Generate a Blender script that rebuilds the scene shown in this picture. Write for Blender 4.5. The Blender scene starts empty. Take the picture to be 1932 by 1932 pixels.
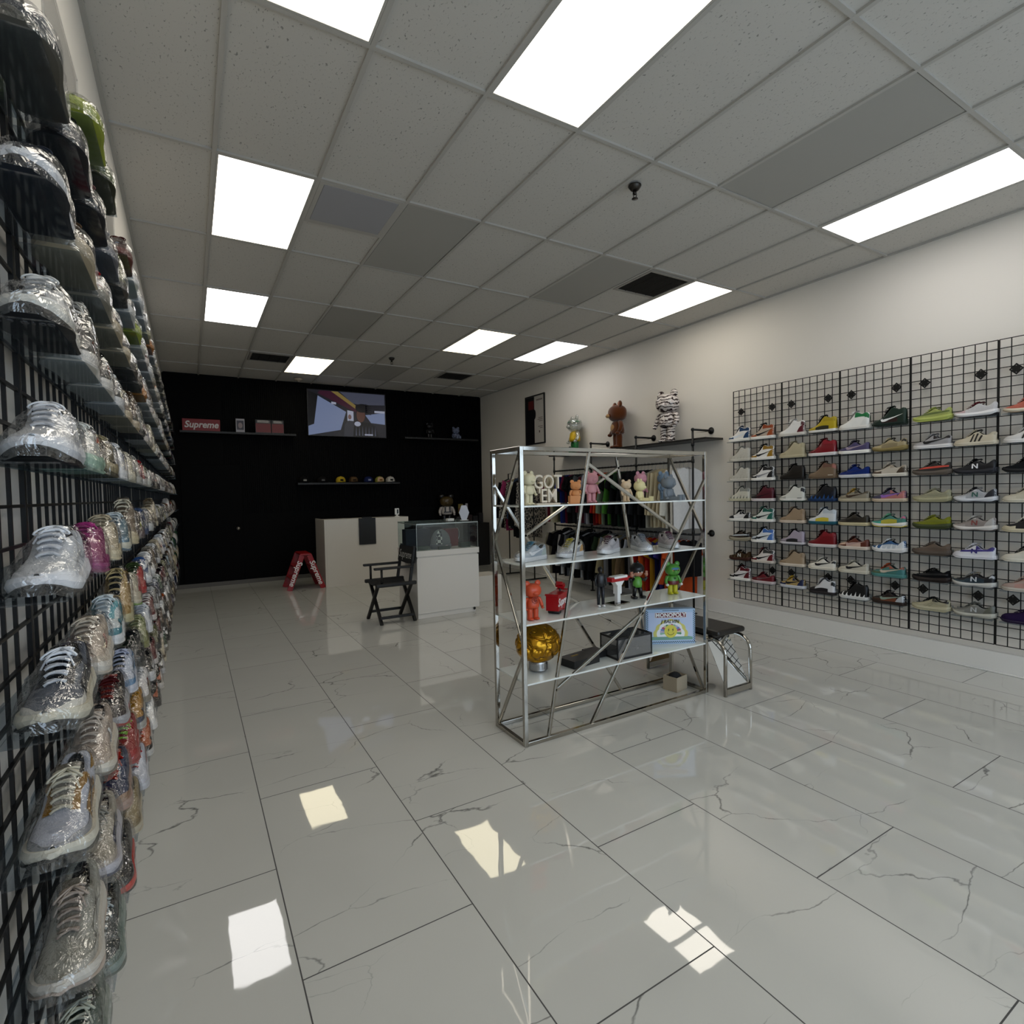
import bpy, bmesh, math, random
from math import sin, cos, pi, sqrt, atan2, radians
from mathutils import Vector, Matrix, Euler, noise

random.seed(7)
SC = bpy.context.scene
COL = SC.collection

# ------------------------------------------------------------------ helpers
def lin(c):
    if isinstance(c, str):
        c = c.lstrip('#'); c = [int(c[i:i+2], 16)/255 for i in (0, 2, 4)]
    return tuple((v/12.92 if v <= .04045 else ((v+.055)/1.055)**2.4) for v in c[:3])

MATS = {}
def mat(name, color=None, rough=.5, metal=0., spec=.5, bump=0., bscale=200., trans=0., coat=0., emit=None, es=0., alpha=1., ior=1.45, vary=0., sheen=0.):
    """Principled material; color None = the part's own colour (object colour)."""
    if name in MATS: return MATS[name]
    m = bpy.data.materials.new(name); m.use_nodes = True
    nt = m.node_tree; b = nt.nodes['Principled BSDF']
    b.inputs['Roughness'].default_value = rough
    b.inputs['Metallic'].default_value = metal
    b.inputs['Specular IOR Level'].default_value = spec
    b.inputs['IOR'].default_value = ior
    b.inputs['Transmission Weight'].default_value = trans
    b.inputs['Coat Weight'].default_value = coat
    b.inputs['Coat Roughness'].default_value = .05
    b.inputs['Alpha'].default_value = alpha
    if sheen: b.inputs['Sheen Weight'].default_value = sheen
    src = None
    if color is None:
        oi = nt.nodes.new('ShaderNodeObjectInfo'); src = oi.outputs['Color']
    if vary and src is None:
        rgb = nt.nodes.new('ShaderNodeRGB'); rgb.outputs[0].default_value = (*lin(color), 1); src = rgb.outputs[0]
    if vary:
        tc = nt.nodes.new('ShaderNodeTexCoord'); n = nt.nodes.new('ShaderNodeTexNoise'); n.inputs['Scale'].default_value = bscale*.3
        nt.links.new(tc.outputs['Object'], n.inputs['Vector'])
        mr = nt.nodes.new('ShaderNodeMapRange'); mr.inputs[3].default_value = 1-vary; mr.inputs[4].default_value = 1+vary*.6
        nt.links.new(n.outputs[0], mr.inputs[0])
        mx = nt.nodes.new('ShaderNodeVectorMath'); mx.operation = 'SCALE'
        nt.links.new(src, mx.inputs[0]); nt.links.new(mr.outputs[0], mx.inputs['Scale']); src = mx.outputs[0]
    if src is not None: nt.links.new(src, b.inputs['Base Color'])
    else: b.inputs['Base Color'].default_value = (*lin(color), 1)
    if emit is not None:
        b.inputs['Emission Color'].default_value = (*lin(emit), 1); b.inputs['Emission Strength'].default_value = es
    if bump:
        tc = nt.nodes.new('ShaderNodeTexCoord'); n = nt.nodes.new('ShaderNodeTexNoise'); n.inputs['Scale'].default_value = bscale
        bp = nt.nodes.new('ShaderNodeBump'); bp.inputs['Strength'].default_value = bump; bp.inputs['Distance'].default_value = .002
        nt.links.new(tc.outputs['Object'], n.inputs['Vector']); nt.links.new(n.outputs[0], bp.inputs['Height']); nt.links.new(bp.outputs[0], b.inputs['Normal'])
    MATS[name] = m
    return m

def clear_mat(name, gloss=.1, haze=.03, tint='#ffffff', rough=.05, bump=0., bscale=60., haze_col='#ffffff', bdist=.004, gmax=None):
    """thin clear plastic or glass: mostly see-through, fresnel-like gloss, a little haze"""
    if name in MATS: return MATS[name]
    m = bpy.data.materials.new(name); m.use_nodes = True; nt = m.node_tree; nt.nodes.clear()
    N = nt.nodes.new; L = nt.links.new
    out = N('ShaderNodeOutputMaterial'); tr = N('ShaderNodeBsdfTransparent'); gl = N('ShaderNodeBsdfGlossy'); df = N('ShaderNodeBsdfDiffuse')
    tr.inputs[0].default_value = (*lin(tint), 1); gl.inputs['Roughness'].default_value = rough
    df.inputs[0].default_value = (*lin(haze_col), 1)
    m1 = N('ShaderNodeMixShader'); m1.inputs[0].default_value = haze; L(tr.outputs[0], m1.inputs[1]); L(df.outputs[0], m1.inputs[2])
    lw = N('ShaderNodeLayerWeight'); lw.inputs['Blend'].default_value = .25
    mr = N('ShaderNodeMapRange'); mr.inputs[3].default_value = gloss; mr.inputs[4].default_value = gmax or min(1, gloss*4+.15)
    L(lw.outputs['Facing'], mr.inputs[0])
    m2 = N('ShaderNodeMixShader'); L(mr.outputs[0], m2.inputs[0]); L(m1.outputs[0], m2.inputs[1]); L(gl.outputs[0], m2.inputs[2]); L(m2.outputs[0], out.inputs[0])
    if bump:
        tc = N('ShaderNodeTexCoord'); n = N('ShaderNodeTexNoise'); n.inputs['Scale'].default_value = bscale; n.inputs['Detail'].default_value = 3; n.inputs['Distortion'].default_value = 1.2
        oi = N('ShaderNodeObjectInfo'); ad = N('ShaderNodeVectorMath'); ad.operation = 'ADD'
        sc = N('ShaderNodeVectorMath'); sc.operation = 'SCALE'; sc.inputs['Scale'].default_value = 37.
        L(oi.outputs['Random'], sc.inputs[0]); L(tc.outputs['Object'], ad.inputs[0]); L(sc.outputs[0], ad.inputs[1])
        bp = N('ShaderNodeBump'); bp.inputs['Strength'].default_value = bump; bp.inputs['Distance'].default_value = bdist
        L(ad.outputs[0], n.inputs['Vector']); L(n.outputs[0], bp.inputs['Height']); L(bp.outputs[0], gl.inputs['Normal']); L(bp.outputs[0], lw.inputs['Normal'])
    MATS[name] = m
    return m

class MB:
    def __init__(s): s.v = []; s.f = []; s.mi = []; s.sm = []
    def add(s, vs, fs, mi=0, smooth=False):
        o = len(s.v); s.v += [tuple(v) for v in vs]
        for f in fs: s.f.append([i+o for i in f]); s.mi.append(mi); s.sm.append(smooth)
        return s
    def box(s, x0, y0, z0, x1, y1, z1, mi=0):
        if x0 > x1: x0, x1 = x1, x0
        if y0 > y1: y0, y1 = y1, y0
        if z0 > z1: z0, z1 = z1, z0
        return s.add([(x0,y0,z0),(x1,y0,z0),(x1,y1,z0),(x0,y1,z0),(x0,y0,z1),(x1,y0,z1),(x1,y1,z1),(x0,y1,z1)],
                     [(3,2,1,0),(4,5,6,7),(0,1,5,4),(1,2,6,5),(2,3,7,6),(3,0,4,7)], mi)
    def cbox(s, c, d, rot=None, mi=0):
        vs = []
        for sz in (-1, 1):
            for sx, sy in ((-1,-1),(1,-1),(1,1),(-1,1)):
                v = Vector((sx*d[0]/2, sy*d[1]/2, sz*d[2]/2))
                if rot: v.rotate(rot)
                vs.append(v+Vector(c))
        return s.add(vs, [(3,2,1,0),(4,5,6,7),(0,1,5,4),(1,2,6,5),(2,3,7,6),(3,0,4,7)], mi)
    def bar(s, p, q, w, h=None, mi=0, up=(0,0,1)):
        h = h or w; p = Vector(p); q = Vector(q); d = (q-p).normalized(); u = Vector(up)
        if abs(d.dot(u)) > .98: u = Vector((0,1,0))
        a = d.cross(u).normalized(); b = a.cross(d).normalized(); vs = []
        for c in (p, q):
            for i, j in ((-1,-1),(1,-1),(1,1),(-1,1)): vs.append(c+a*i*w/2+b*j*h/2)
        return s.add(vs, [(0,1,2,3),(7,6,5,4),(4,5,1,0),(5,6,2,1),(6,7,3,2),(7,4,0,3)], mi)
    def tube(s, pts, r, seg=8, mi=0, cap=True, smooth=True):
        pts = [Vector(p) for p in pts]; n = len(pts); vs = []; prev = None
        for i, p in enumerate(pts):
            d = (pts[min(i+1,n-1)]-pts[max(i-1,0)]).normalized()
            if prev is None:
                u = Vector((0,0,1)) if abs(d.z) < .9 else Vector((1,0,0)); a = d.cross(u).normalized()
            else:
                a = (prev-d*prev.dot(d)).normalized()
            prev = a; b = d.cross(a); rr = r[i] if isinstance(r, (list, tuple)) else r
            for k in range(seg):
                t = 2*pi*k/seg; vs.append(p+a*cos(t)*rr+b*sin(t)*rr)
        fs = [(i*seg+k, i*seg+(k+1)%seg, (i+1)*seg+(k+1)%seg, (i+1)*seg+k) for i in range(n-1) for k in range(seg)]
        s.add(vs, fs, mi, smooth)
        if cap:
            o = len(s.v)-len(vs); s.f.append([o+k for k in reversed(range(seg))]); s.f.append([o+(n-1)*seg+k for k in range(seg)])
            s.mi += [mi, mi]; s.sm += [False, False]
        return s
    def lathe(s, prof, seg=24, c=(0,0,0), axis='z', mi=0, smooth=True, sc=(1,1)):
        vs = []
        for r, z in prof:
            for k in range(seg):
                t = 2*pi*k/seg; x, y = r*cos(t)*sc[0], r*sin(t)*sc[1]
                v = (x,y,z) if axis == 'z' else ((z,x,y) if axis == 'x' else (x,z,y))
                vs.append((v[0]+c[0], v[1]+c[1], v[2]+c[2]))
        fs = [(i*seg+k, i*seg+(k+1)%seg, (i+1)*seg+(k+1)%seg, (i+1)*seg+k) for i in range(len(prof)-1) for k in range(seg)]
        return s.add(vs, fs, mi, smooth)
    def ell(s, c, r, seg=16, rings=10, rot=None, mi=0, e=1.0):
        def sp(v, p): return math.copysign(abs(v)**p, v)
        vs = []
        for i in range(rings+1):
            ph = -pi/2+pi*i/rings
            for k in range(seg):
                t = 2*pi*k/seg
                v = Vector((r[0]*sp(cos(ph),e)*sp(cos(t),e), r[1]*sp(cos(ph),e)*sp(sin(t),e), r[2]*sp(sin(ph),e)))
                if rot: v.rotate(rot)
                vs.append(v+Vector(c))
        fs = [(i*seg+k, i*seg+(k+1)%seg, (i+1)*seg+(k+1)%seg, (i+1)*seg+k) for i in range(rings) for k in range(seg)]
        return s.add(vs, fs, mi, True)
    def prism(s, poly, d0, d1, plane='xz', mi=0, smooth=False):
        """extrude a 2D polygon; plane xz: extrude along y; yz: along x; xy: along z"""
        n = len(poly)
        def P(a, b, d): return (a,d,b) if plane == 'xz' else ((d,a,b) if plane == 'yz' else (a,b,d))
        vs = [P(a,b,d0) for a,b in poly]+[P(a,b,d1) for a,b in poly]
        s.add(vs, [tuple(range(n)), tuple(reversed(range(n, 2*n)))], mi)
        o = len(s.v)-2*n
        for i in range(n):
            j = (i+1)%n; s.f.append([o+i, o+n+i, o+n+j, o+j]); s.mi.append(mi); s.sm.append(smooth)
        return s
    def grid(s, fn, nu, nv, mi=0, smooth=True, closev=False):
        vs = [fn(i/nu, j/nv) for i in range(nu+1) for j in range(nv+1)]
        return s.add(vs, [(i*(nv+1)+j, i*(nv+1)+j+1, (i+1)*(nv+1)+j+1, (i+1)*(nv+1)+j) for i in range(nu) for j in range(nv)], mi, smooth)
    def hub(s, p):
        """tie loose pieces of one part together inside the body they sit on"""
        par = list(range(len(s.v)))
        def find(a):
            while par[a] != a: par[a] = par[par[a]]; a = par[a]
            return a
        for f in s.f:
            for k in f[1:]: par[find(k)] = find(f[0])
        seen = {}
        for f in s.f: seen.setdefault(find(f[0]), f)
        if len(seen) < 2: return s
        s.v.append(tuple(p)); h = len(s.v)-1
        for f in seen.values(): s.f.append([f[0], f[1], h]); s.mi.append(0); s.sm.append(False)
        return s
    def mesh(s, name='m'):
        me = bpy.data.meshes.new(name); me.from_pydata(s.v, [], s.f)
        me.polygons.foreach_set('material_index', s.mi); me.polygons.foreach_set('use_smooth', s.sm)
        bm = bmesh.new(); bm.from_mesh(me); bmesh.ops.recalc_face_normals(bm, faces=bm.faces); bm.to_mesh(me); bm.free()
        me.update(); return me

def link(name, me, m=None, parent=None, color=None, loc=None, rot=None, bevel=0):
    o = bpy.data.objects.new(name, me); COL.objects.link(o)
    if m is not None and len(me.materials) == 0:
        for mm in (m if isinstance(m, (list, tuple)) else [m]): me.materials.append(mm)
    if color is not None: o.color = (*lin(color), 1)
    if parent is not None: o.parent = parent
    if loc is not None: o.location = loc
    if rot is not None: o.rotation_euler = rot
    if bevel:
        b = o.modifiers.new('bevel', 'BEVEL'); b.width = bevel; b.segments = 2; b.limit_method = 'ANGLE'
    return o
def part(name, mb, m, parent, color=None, bevel=0, label=None, loc=None, rot=None):
    o = link(name, mb.mesh(name), m, parent, color, loc, rot, bevel)
    if label: o['label'] = label
    return o
def tag(o, label, cat, group=None):
    o['label'] = label; o['category'] = cat
    if group: o['group'] = group
    return o
def thing(name, label, cat, loc=(0,0,0), rz=0., group=None, scale=None, rot=None):
    o = bpy.data.objects.new(name, None); COL.objects.link(o); o.location = loc; o.rotation_euler = rot or (0,0,rz)
    o.empty_display_size = .05
    if scale: o.scale = (scale,)*3 if not isinstance(scale, tuple) else scale
    return tag(o, label, cat, group)
def solo(name, mb, m, label, cat, loc=(0,0,0), rz=0., color=None, bevel=0, group=None, rot=None):
    o = link(name, mb.mesh(name), m, None, color, loc, rot or (0,0,rz), bevel)
    return tag(o, label, cat, group)
def struct(name, mb, m, bevel=0):
    o = link(name, mb.mesh(name), m, None, None, None, None, bevel); o['kind'] = 'structure'; return o

def text_mesh(txt, size=1., shear=0., bold=0., depth=.0, align='CENTER', space=1.):
    c = bpy.data.curves.new('t', 'FONT'); c.body = txt; c.size = size; c.shear = shear; c.offset = bold; c.extrude = depth
    c.align_x = align; c.align_y = 'CENTER'; c.space_character = space; c.resolution_u = 3
    o = bpy.data.objects.new('t', c); COL.objects.link(o)
    dg = bpy.context.evaluated_depsgraph_get(); dg.update()
    me = bpy.data.meshes.new_from_object(o.evaluated_get(dg)); me.materials.clear()
    bpy.data.objects.remove(o); bpy.data.curves.remove(c); return me
def lettering(name, txt, size, loc, rot, m, parent=None, color=None, shear=0., bold=0., depth=.0008, sx=1., label=None, space=1.):
    o = link(name, text_mesh(txt, size, shear, bold, depth, space=space), m, parent, color, loc, rot)
    if sx != 1: o.scale = (sx, 1, 1)
    if label: o['label'] = label
    return o

def ordinal(n): return ['zeroth','first','second','third','fourth','fifth','sixth','seventh','eighth','ninth','tenth','eleventh','twelfth','thirteenth','fourteenth','fifteenth','sixteenth','seventeenth','eighteenth','nineteenth','twentieth','twenty-first','twenty-second','twenty-third','twenty-fourth','twenty-fifth','twenty-sixth','twenty-seventh','twenty-eighth','twenty-ninth','thirtieth','thirty-first','thirty-second','thirty-third','thirty-fourth','thirty-fifth','thirty-sixth','thirty-seventh','thirty-eighth','thirty-ninth','fortieth','forty-first','forty-second','forty-third','forty-fourth','forty-fifth','forty-sixth','forty-seventh','forty-eighth','forty-ninth','fiftieth','fifty-first','fifty-second','fifty-third','fifty-fourth'][n]

# ------------------------------------------------------------------ camera
CZ = 1.53
cam = bpy.data.cameras.new('camera'); cam.sensor_width = 36; cam.lens = 36*1021.8/1932; cam.clip_start = .02
co = bpy.data.objects.new('camera', cam); COL.objects.link(co)
YAW, PITCH, ROLL = -.5364, -.0366, .0194
R = Matrix.Rotation(YAW, 3, 'Z') @ Matrix.Rotation(PITCH, 3, 'X') @ Matrix.Rotation(ROLL, 3, 'Y')
# camera axes: right, forward, up -> blender camera (right, up, -forward)
M = Matrix((R.col[0], R.col[2], -R.col[1])).transposed().to_4x4(); M.translation = (0, 0, CZ)
co.matrix_world = M; SC.camera = co
# ------------------------------------------------------------------ room
XL, XR, YB, YF, H = -.33, 5.60, 10.70, -2.6, 3.63
S = .6096; GX = .203; GY = 3.788

def marble():
    m = bpy.data.materials.new('marble_tile'); m.use_nodes = True; nt = m.node_tree; N = nt.nodes.new; L = nt.links.new
    b = nt.nodes['Principled BSDF']
    geo = N('ShaderNodeNewGeometry'); sep = N('ShaderNodeSeparateXYZ'); L(geo.outputs['Position'], sep.inputs[0])
    def mth(op, a, c=None, d=None):
        n = N('ShaderNodeMath'); n.operation = op
        for i, v in enumerate((a, c, d)):
            if v is None: continue
            if hasattr(v, 'links'): L(v, n.inputs[i])
            else: n.inputs[i].default_value = v
        return n.outputs[0]
    u = mth('DIVIDE', mth('SUBTRACT', sep.outputs[0], .2535-.6*10), .6)
    iu = mth('FLOOR', u); fu = mth('FRACT', u)
    par = mth('MODULO', iu, 2.)                       # column parity
    v = mth('DIVIDE', mth('ADD', mth('SUBTRACT', sep.outputs[1], 2.378-12.), mth('MULTIPLY', mth('SUBTRACT', 1., par), 0.6)), 1.2)
    # column k between A and B has joints at 1.78 + 1.2 n ; parity chosen to suit
    iv = mth('FLOOR', v); fv = mth('FRACT', v)
    du = mth('MULTIPLY', mth('MINIMUM', fu, mth('SUBTRACT', 1., fu)), .6)
    dv = mth('MULTIPLY', mth('MINIMUM', fv, mth('SUBTRACT', 1., fv)), 1.2)
    dm = mth('MINIMUM', du, dv)
    grout = mth('LESS_THAN', dm, .0023)
    # per-tile random offset
    comb = N('ShaderNodeCombineXYZ'); L(iu, comb.inputs[0]); L(iv, comb.inputs[1])
    wn = N('ShaderNodeTexWhiteNoise'); L(comb.outputs[0], wn.inputs[0])
    sc = N('ShaderNodeVectorMath'); sc.operation = 'SCALE'; sc.inputs['Scale'].default_value = 40.; L(wn.outputs['Color'], sc.inputs[0])
    ad = N('ShaderNodeVectorMath'); ad.operation = 'ADD'; L(geo.outputs['Position'], ad.inputs[0]); L(sc.outputs[0], ad.inputs[1])
    # rotate veins so they run diagonally
    mp = N('ShaderNodeMapping'); mp.inputs['Rotation'].default_value = (0,0,.5); mp.inputs['Scale'].default_value = (1.0,2.1,1); L(ad.outputs[0], mp.inputs[0])
    n1 = N('ShaderNodeTexNoise'); n1.inputs['Scale'].default_value = 2.0; n1.inputs['Detail'].default_value = 5; n1.inputs['Roughness'].default_value = .5; L(mp.outputs[0], n1.inputs['Vector'])
    s2 = N('ShaderNodeVectorMath'); s2.operation = 'SCALE'; s2.inputs['Scale'].default_value = .42; L(n1.outputs['Color'], s2.inputs[0])
    a2 = N('ShaderNodeVectorMath'); a2.operation = 'ADD'; L(mp.outputs[0], a2.inputs[0]); L(s2.outputs[0], a2.inputs[1])
    vo = N('ShaderNodeTexVoronoi'); vo.feature = 'DISTANCE_TO_EDGE'; vo.inputs['Scale'].default_value = 1.25; L(a2.outputs[0], vo.inputs['Vector'])
    n2 = N('ShaderNodeTexNoise'); n2.inputs['Scale'].default_value = 2.2; n2.inputs['Detail'].default_value = 2; L(ad.outputs[0], n2.inputs['Vector'])
    mask = N('ShaderNodeMapRange'); mask.inputs[1].default_value = .47; mask.inputs[2].default_value = .66; L(n2.outputs[0], mask.inputs[0])
    wd = mth('MULTIPLY', mask.outputs[0], .010)
    vein = N('ShaderNodeMapRange'); vein.inputs[1].default_value = 0; vein.inputs[3].default_value = 1; vein.inputs[4].default_value = 0
    L(vo.outputs['Distance'], vein.inputs[0]); L(mth('ADD', wd, .0006), vein.inputs[2])
    vm = mth('MULTIPLY', vein.outputs[0], mth('MULTIPLY', mask.outputs[0], .8))
    n3 = N('ShaderNodeTexNoise'); n3.inputs['Scale'].default_value = 1.6; L(ad.outputs[0], n3.inputs['Vector'])
    base = N('ShaderNodeMixRGB'); base.inputs[1].default_value = (*lin('#c6c6c1'),1); base.inputs[2].default_value = (*lin('#babab5'),1); L(n3.outputs[0], base.inputs[0])
    mv = N('ShaderNodeMixRGB'); mv.inputs[2].default_value = (*lin('#333436'),1); L(vm, mv.inputs[0]); L(base.outputs[0], mv.inputs[1])
    mg = N('ShaderNodeMixRGB'); mg.inputs[2].default_value = (*lin('#1e1e1e'),1); L(grout, mg.inputs[0]); L(mv.outputs[0], mg.inputs[1])
    L(mg.outputs[0], b.inputs['Base Color'])
    rr = N('ShaderNodeMapRange'); rr.inputs[3].default_value = .025; rr.inputs[4].default_value = .7; L(grout, rr.inputs[0]); L(rr.outputs[0], b.inputs['Roughness'])
    b.inputs['IOR'].default_value = 1.88
    # slight waviness of the glaze and a tiny tilt per tile
    n4 = N('ShaderNodeTexNoise'); n4.inputs['Scale'].default_value = 9.; n4.inputs['Detail'].default_value = 1; L(ad.outputs[0], n4.inputs['Vector'])
    bp = N('ShaderNodeBump'); bp.inputs['Strength'].default_value = .22; bp.inputs['Distance'].default_value = .0012; L(n4.outputs[0], bp.inputs['Height']); L(bp.outputs[0], b.inputs['Normal'])
    return m
mfloor = marble()

def ceiling_mat():
    m = bpy.data.materials.new('acoustic_tile'); m.use_nodes = True; nt = m.node_tree; N = nt.nodes.new; L = nt.links.new
    b = nt.nodes['Principled BSDF']; b.inputs['Roughness'].default_value = .95; b.inputs['Specular IOR Level'].default_value = .1
    geo = N('ShaderNodeNewGeometry')
    mp = N('ShaderNodeMapping'); mp.inputs['Scale'].default_value = (1,.55,1); mp.inputs['Rotation'].default_value = (0,0,.7); L(geo.outputs['Position'], mp.inputs[0])
    n = N('ShaderNodeTexNoise'); n.inputs['Scale'].default_value = 95; n.inputs['Detail'].default_value = 3; n.inputs['Distortion'].default_value = .6; L(mp.outputs[0], n.inputs['Vector'])
    mr = N('ShaderNodeMapRange'); mr.inputs[1].default_value = .30; mr.inputs[2].default_value = .37; L(n.outputs[0], mr.inputs[0])
    mx = N('ShaderNodeMixRGB'); mx.inputs[1].default_value = (*lin('#8f8d88'),1); mx.inputs[2].default_value = (*lin('#c9c6c0'),1); L(mr.outputs[0], mx.inputs[0])
    L(mx.outputs[0], b.inputs['Base Color'])
    bp = N('ShaderNodeBump'); bp.inputs['Strength'].default_value = .4; bp.inputs['Distance'].default_value = .002; L(mr.outputs[0], bp.inputs['Height']); L(bp.outputs[0], b.inputs['Normal'])
    return m
mceil = ceiling_mat()
mwall = mat('white_wall_paint', '#e6e1d9', rough=.6, spec=.3, bump=.15, bscale=90)
mtrim = mat('white_trim_paint', '#e4e2de', rough=.35)
mblack = mat('black_wall_paint', '#050506', rough=.6, spec=.08)
mtbar = mat('ceiling_grid_metal', '#b5b2ac', rough=.6)
mplain = mat('plain_ceiling_panel', '#a9a7a1', rough=.7, spec=.2)

b = MB(); b.box(XL-.1, YF-.1, -.1, XR+.1, YB+.1, 0); struct('floor', b, mfloor)
b = MB(); b.box(XL-.1, YF-.1, 0, XL, YB+.1, H+.1); struct('wall_left', b, mwall)
b = MB(); b.box(XR, YF-.1, 0, XR+.1, YB+.1, H+.1); struct('wall_right', b, mwall)
b = MB(); b.box(XL, YB, 0, XR, YB+.1, H+.1)
x = .9
for x0, x1 in ((.55, XR-.02),):
    x = x0
    while x < x1:                                       # vertical ribs of the slatted cladding
        b.box(x, YB-.012, 1.25, x+.016, YB, H-.02); x += .034
struct('wall_back', b, mblack)
# front of the shop: storefront glazing behind the camera
b = MB(); b.box(XL, YF-.1, 2.9, XR, YF, H+.1); b.box(XL, YF-.1, 0, XL+.35, YF, 2.9); b.box(XR-.3, YF-.1, 0, XR, YF, 2.9); b.box(XL+.35, YF-.1, 0, XR-.3, YF, .25); struct('wall_front', b, mwall)
malu = mat('dark_aluminium', '#3a3a3c', rough=.4, metal=.7)
b = MB()
for xx in (XL+.35, 1.25, 2.5, 3.9, XR-.34): b.box(xx, YF-.07, .25, xx+.05, YF-.02, 2.9)
for zz in (.25, 2.2, 2.86): b.box(XL+.35, YF-.07, zz, XR-.3, YF-.02, zz+.04)
struct('trim_1', b, malu)
mpane = clear_mat('window_glass', gloss=.06, haze=0., tint='#f4f8f6', rough=.0)
b = MB(); b.box(XL+.36, YF-.05, .26, XR-.31, YF-.044, 2.88); struct('window_1', b, mpane)
b = MB(); b.box(-30, -40, -.15, 36, YF-.1, -.1); struct('ground', b, mat('pavement', '#8d8a84', rough=.9))
# ceiling: tiles (recessed a little) and T-bar grid
b = MB(); b.box(XL-.1, YF-.1, H+.012, XR+.1, YB+.1, H+.1); struct('ceiling', b, mceil)
b = MB()
k = -1
while GX+k*S < XR:
    xx = GX+k*S
    if xx > XL: b.box(xx-.012, YF, H-.002, xx+.012, YB, H+.012)
    k += 1
for r in range(-6, 6):
    yy = GY+r*2*S
    if YF < yy < YB: b.box(XL, yy-.012, H-.0015, XR, yy+.012, H+.012)
b.box(XL, YF, H-.003, XL+.02, YB, H+.012); b.box(XR-.02, YF, H-.003, XR, YB, H+.012)
yy = GY+.5*2*S
b.box(GX+S, yy-.012, H-.0015, GX+2*S, yy+.012, H+.012)
struct('trim_2', b, mtbar)
# smooth panels set in the grid
def cell(c, r, r2=None):
    r2 = r+1 if r2 is None else r2
    return GX+c*S+.013, GY+r*2*S+.013, GX+(c+1)*S-.013, GY+r2*2*S-.013
for (c, r, lb) in ((2,0,'smooth grey ceiling panel beside the small diffuser, near the two left lights'), (5,-2,'smooth grey ceiling panel near the top right of the picture'),
                   (2,2,'darker smooth ceiling panel between the second left light and centre'), (5,0,'smooth ceiling panel left of the large black vent'), (4,4,'dark smooth ceiling panel left of the far black vent')):
    x0,y0,x1,y1 = cell(c, r); b = MB(); b.box(x0+.004, y0+.004, H+.002, x1-.004, y1-.004, H+.0115)
    solo('ceiling_panel', b, mplain, lb, 'ceiling panel', bevel=.002)
x0,y0,x1,y1 = cell(1, 0, .5)
t = thing('air_diffuser', 'square pale grey ceiling diffuser beside the nearest square-looking left light', 'vent', (0,0,0))
b = MB(); b.box(x0,y0,H-.004,x0+.03,y1,H+.011); b.box(x1-.03,y0,H-.004,x1,y1,H+.011); b.box(x0+.03,y0,H-.004,x1-.03,y0+.03,H+.011); b.box(x0+.03,y1-.03,H-.004,x1-.03,y1,H+.011)
part('frame', b, mtbar, t)
b = MB(); b.box(x0+.032,y0+.032,H-.006,x1-.032,y1-.032,H+.01); part('face_plate', b, mat('diffuser_face','#a3a3a8',rough=.5), t)

# ------------------------------------------------------------------ ceiling lights
def lamp_mat(name, col, es):
    m = bpy.data.materials.new(name); m.use_nodes = True; nt = m.node_tree
    b = nt.nodes['Principled BSDF']; b.inputs['Base Color'].default_value = (.8,.8,.8,1); b.inputs['Roughness'].default_value = .4
    b.inputs['Emission Color'].default_value = (*lin(col),1); b.inputs['Emission Strength'].default_value = es
    return m
LE = 5.7
lampw = lamp_mat('lamp_diffuser', '#fff7e8', LE); lampy = lamp_mat('lamp_diffuser_warm', '#fff3d0', LE*.8); lampb = lamp_mat('lamp_diffuser_cool', '#fdfaf8', LE)
for c, r, mm, lb in ((0,-2,lampw,'light panel cut by the top edge, left of the large one'), (2,-2,lampw,'largest light panel, cut by the top edge right of centre'), (7,-2,lampb,'long light panel at the right edge near the wall'),
                     (0,0,lampw,'bright square-looking light panel at upper left'), (0,2,lampb,'second light panel down the left column'), (7,0,lampw,'light panel touching the large black vent'),
                     (5,2,lampy,'warm light panel left of the far right panel'), (7,2,lampb,'white light panel far right, beyond the black vent'), (2,4,lampy,'farthest warm light panel near the black wall'),
                     (0,-4,lampw,None), (2,-4,lampw,None), (7,-4,lampw,None)):
    x0,y0,x1,y1 = cell(c, r)
    lb = lb or ('%s ceiling light panel behind the viewer' % {0:'left',2:'middle',7:'right'}[c])
    t = thing('ceiling_light', lb, 'ceiling light', ((x0+x1)/2, (y0+y1)/2, H), group='fluorescent ceiling light panels')
    w, d = (x1-x0)/2, (y1-y0)/2
    b = MB()
    for q in ((-w,-d,-w+.012,d),(w-.012,-d,w,d),(-w+.012,-d,w-.012,-d+.012),(-w+.012,d-.012,w-.012,d)): b.box(q[0],q[1],-.001,q[2],q[3],.011)
    part('frame', b, mtbar, t)
    b = MB(); b.box(-w+.012,-d+.012,.002,w-.012,d-.012,.0105); part('diffuser', b, mm, t)
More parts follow.
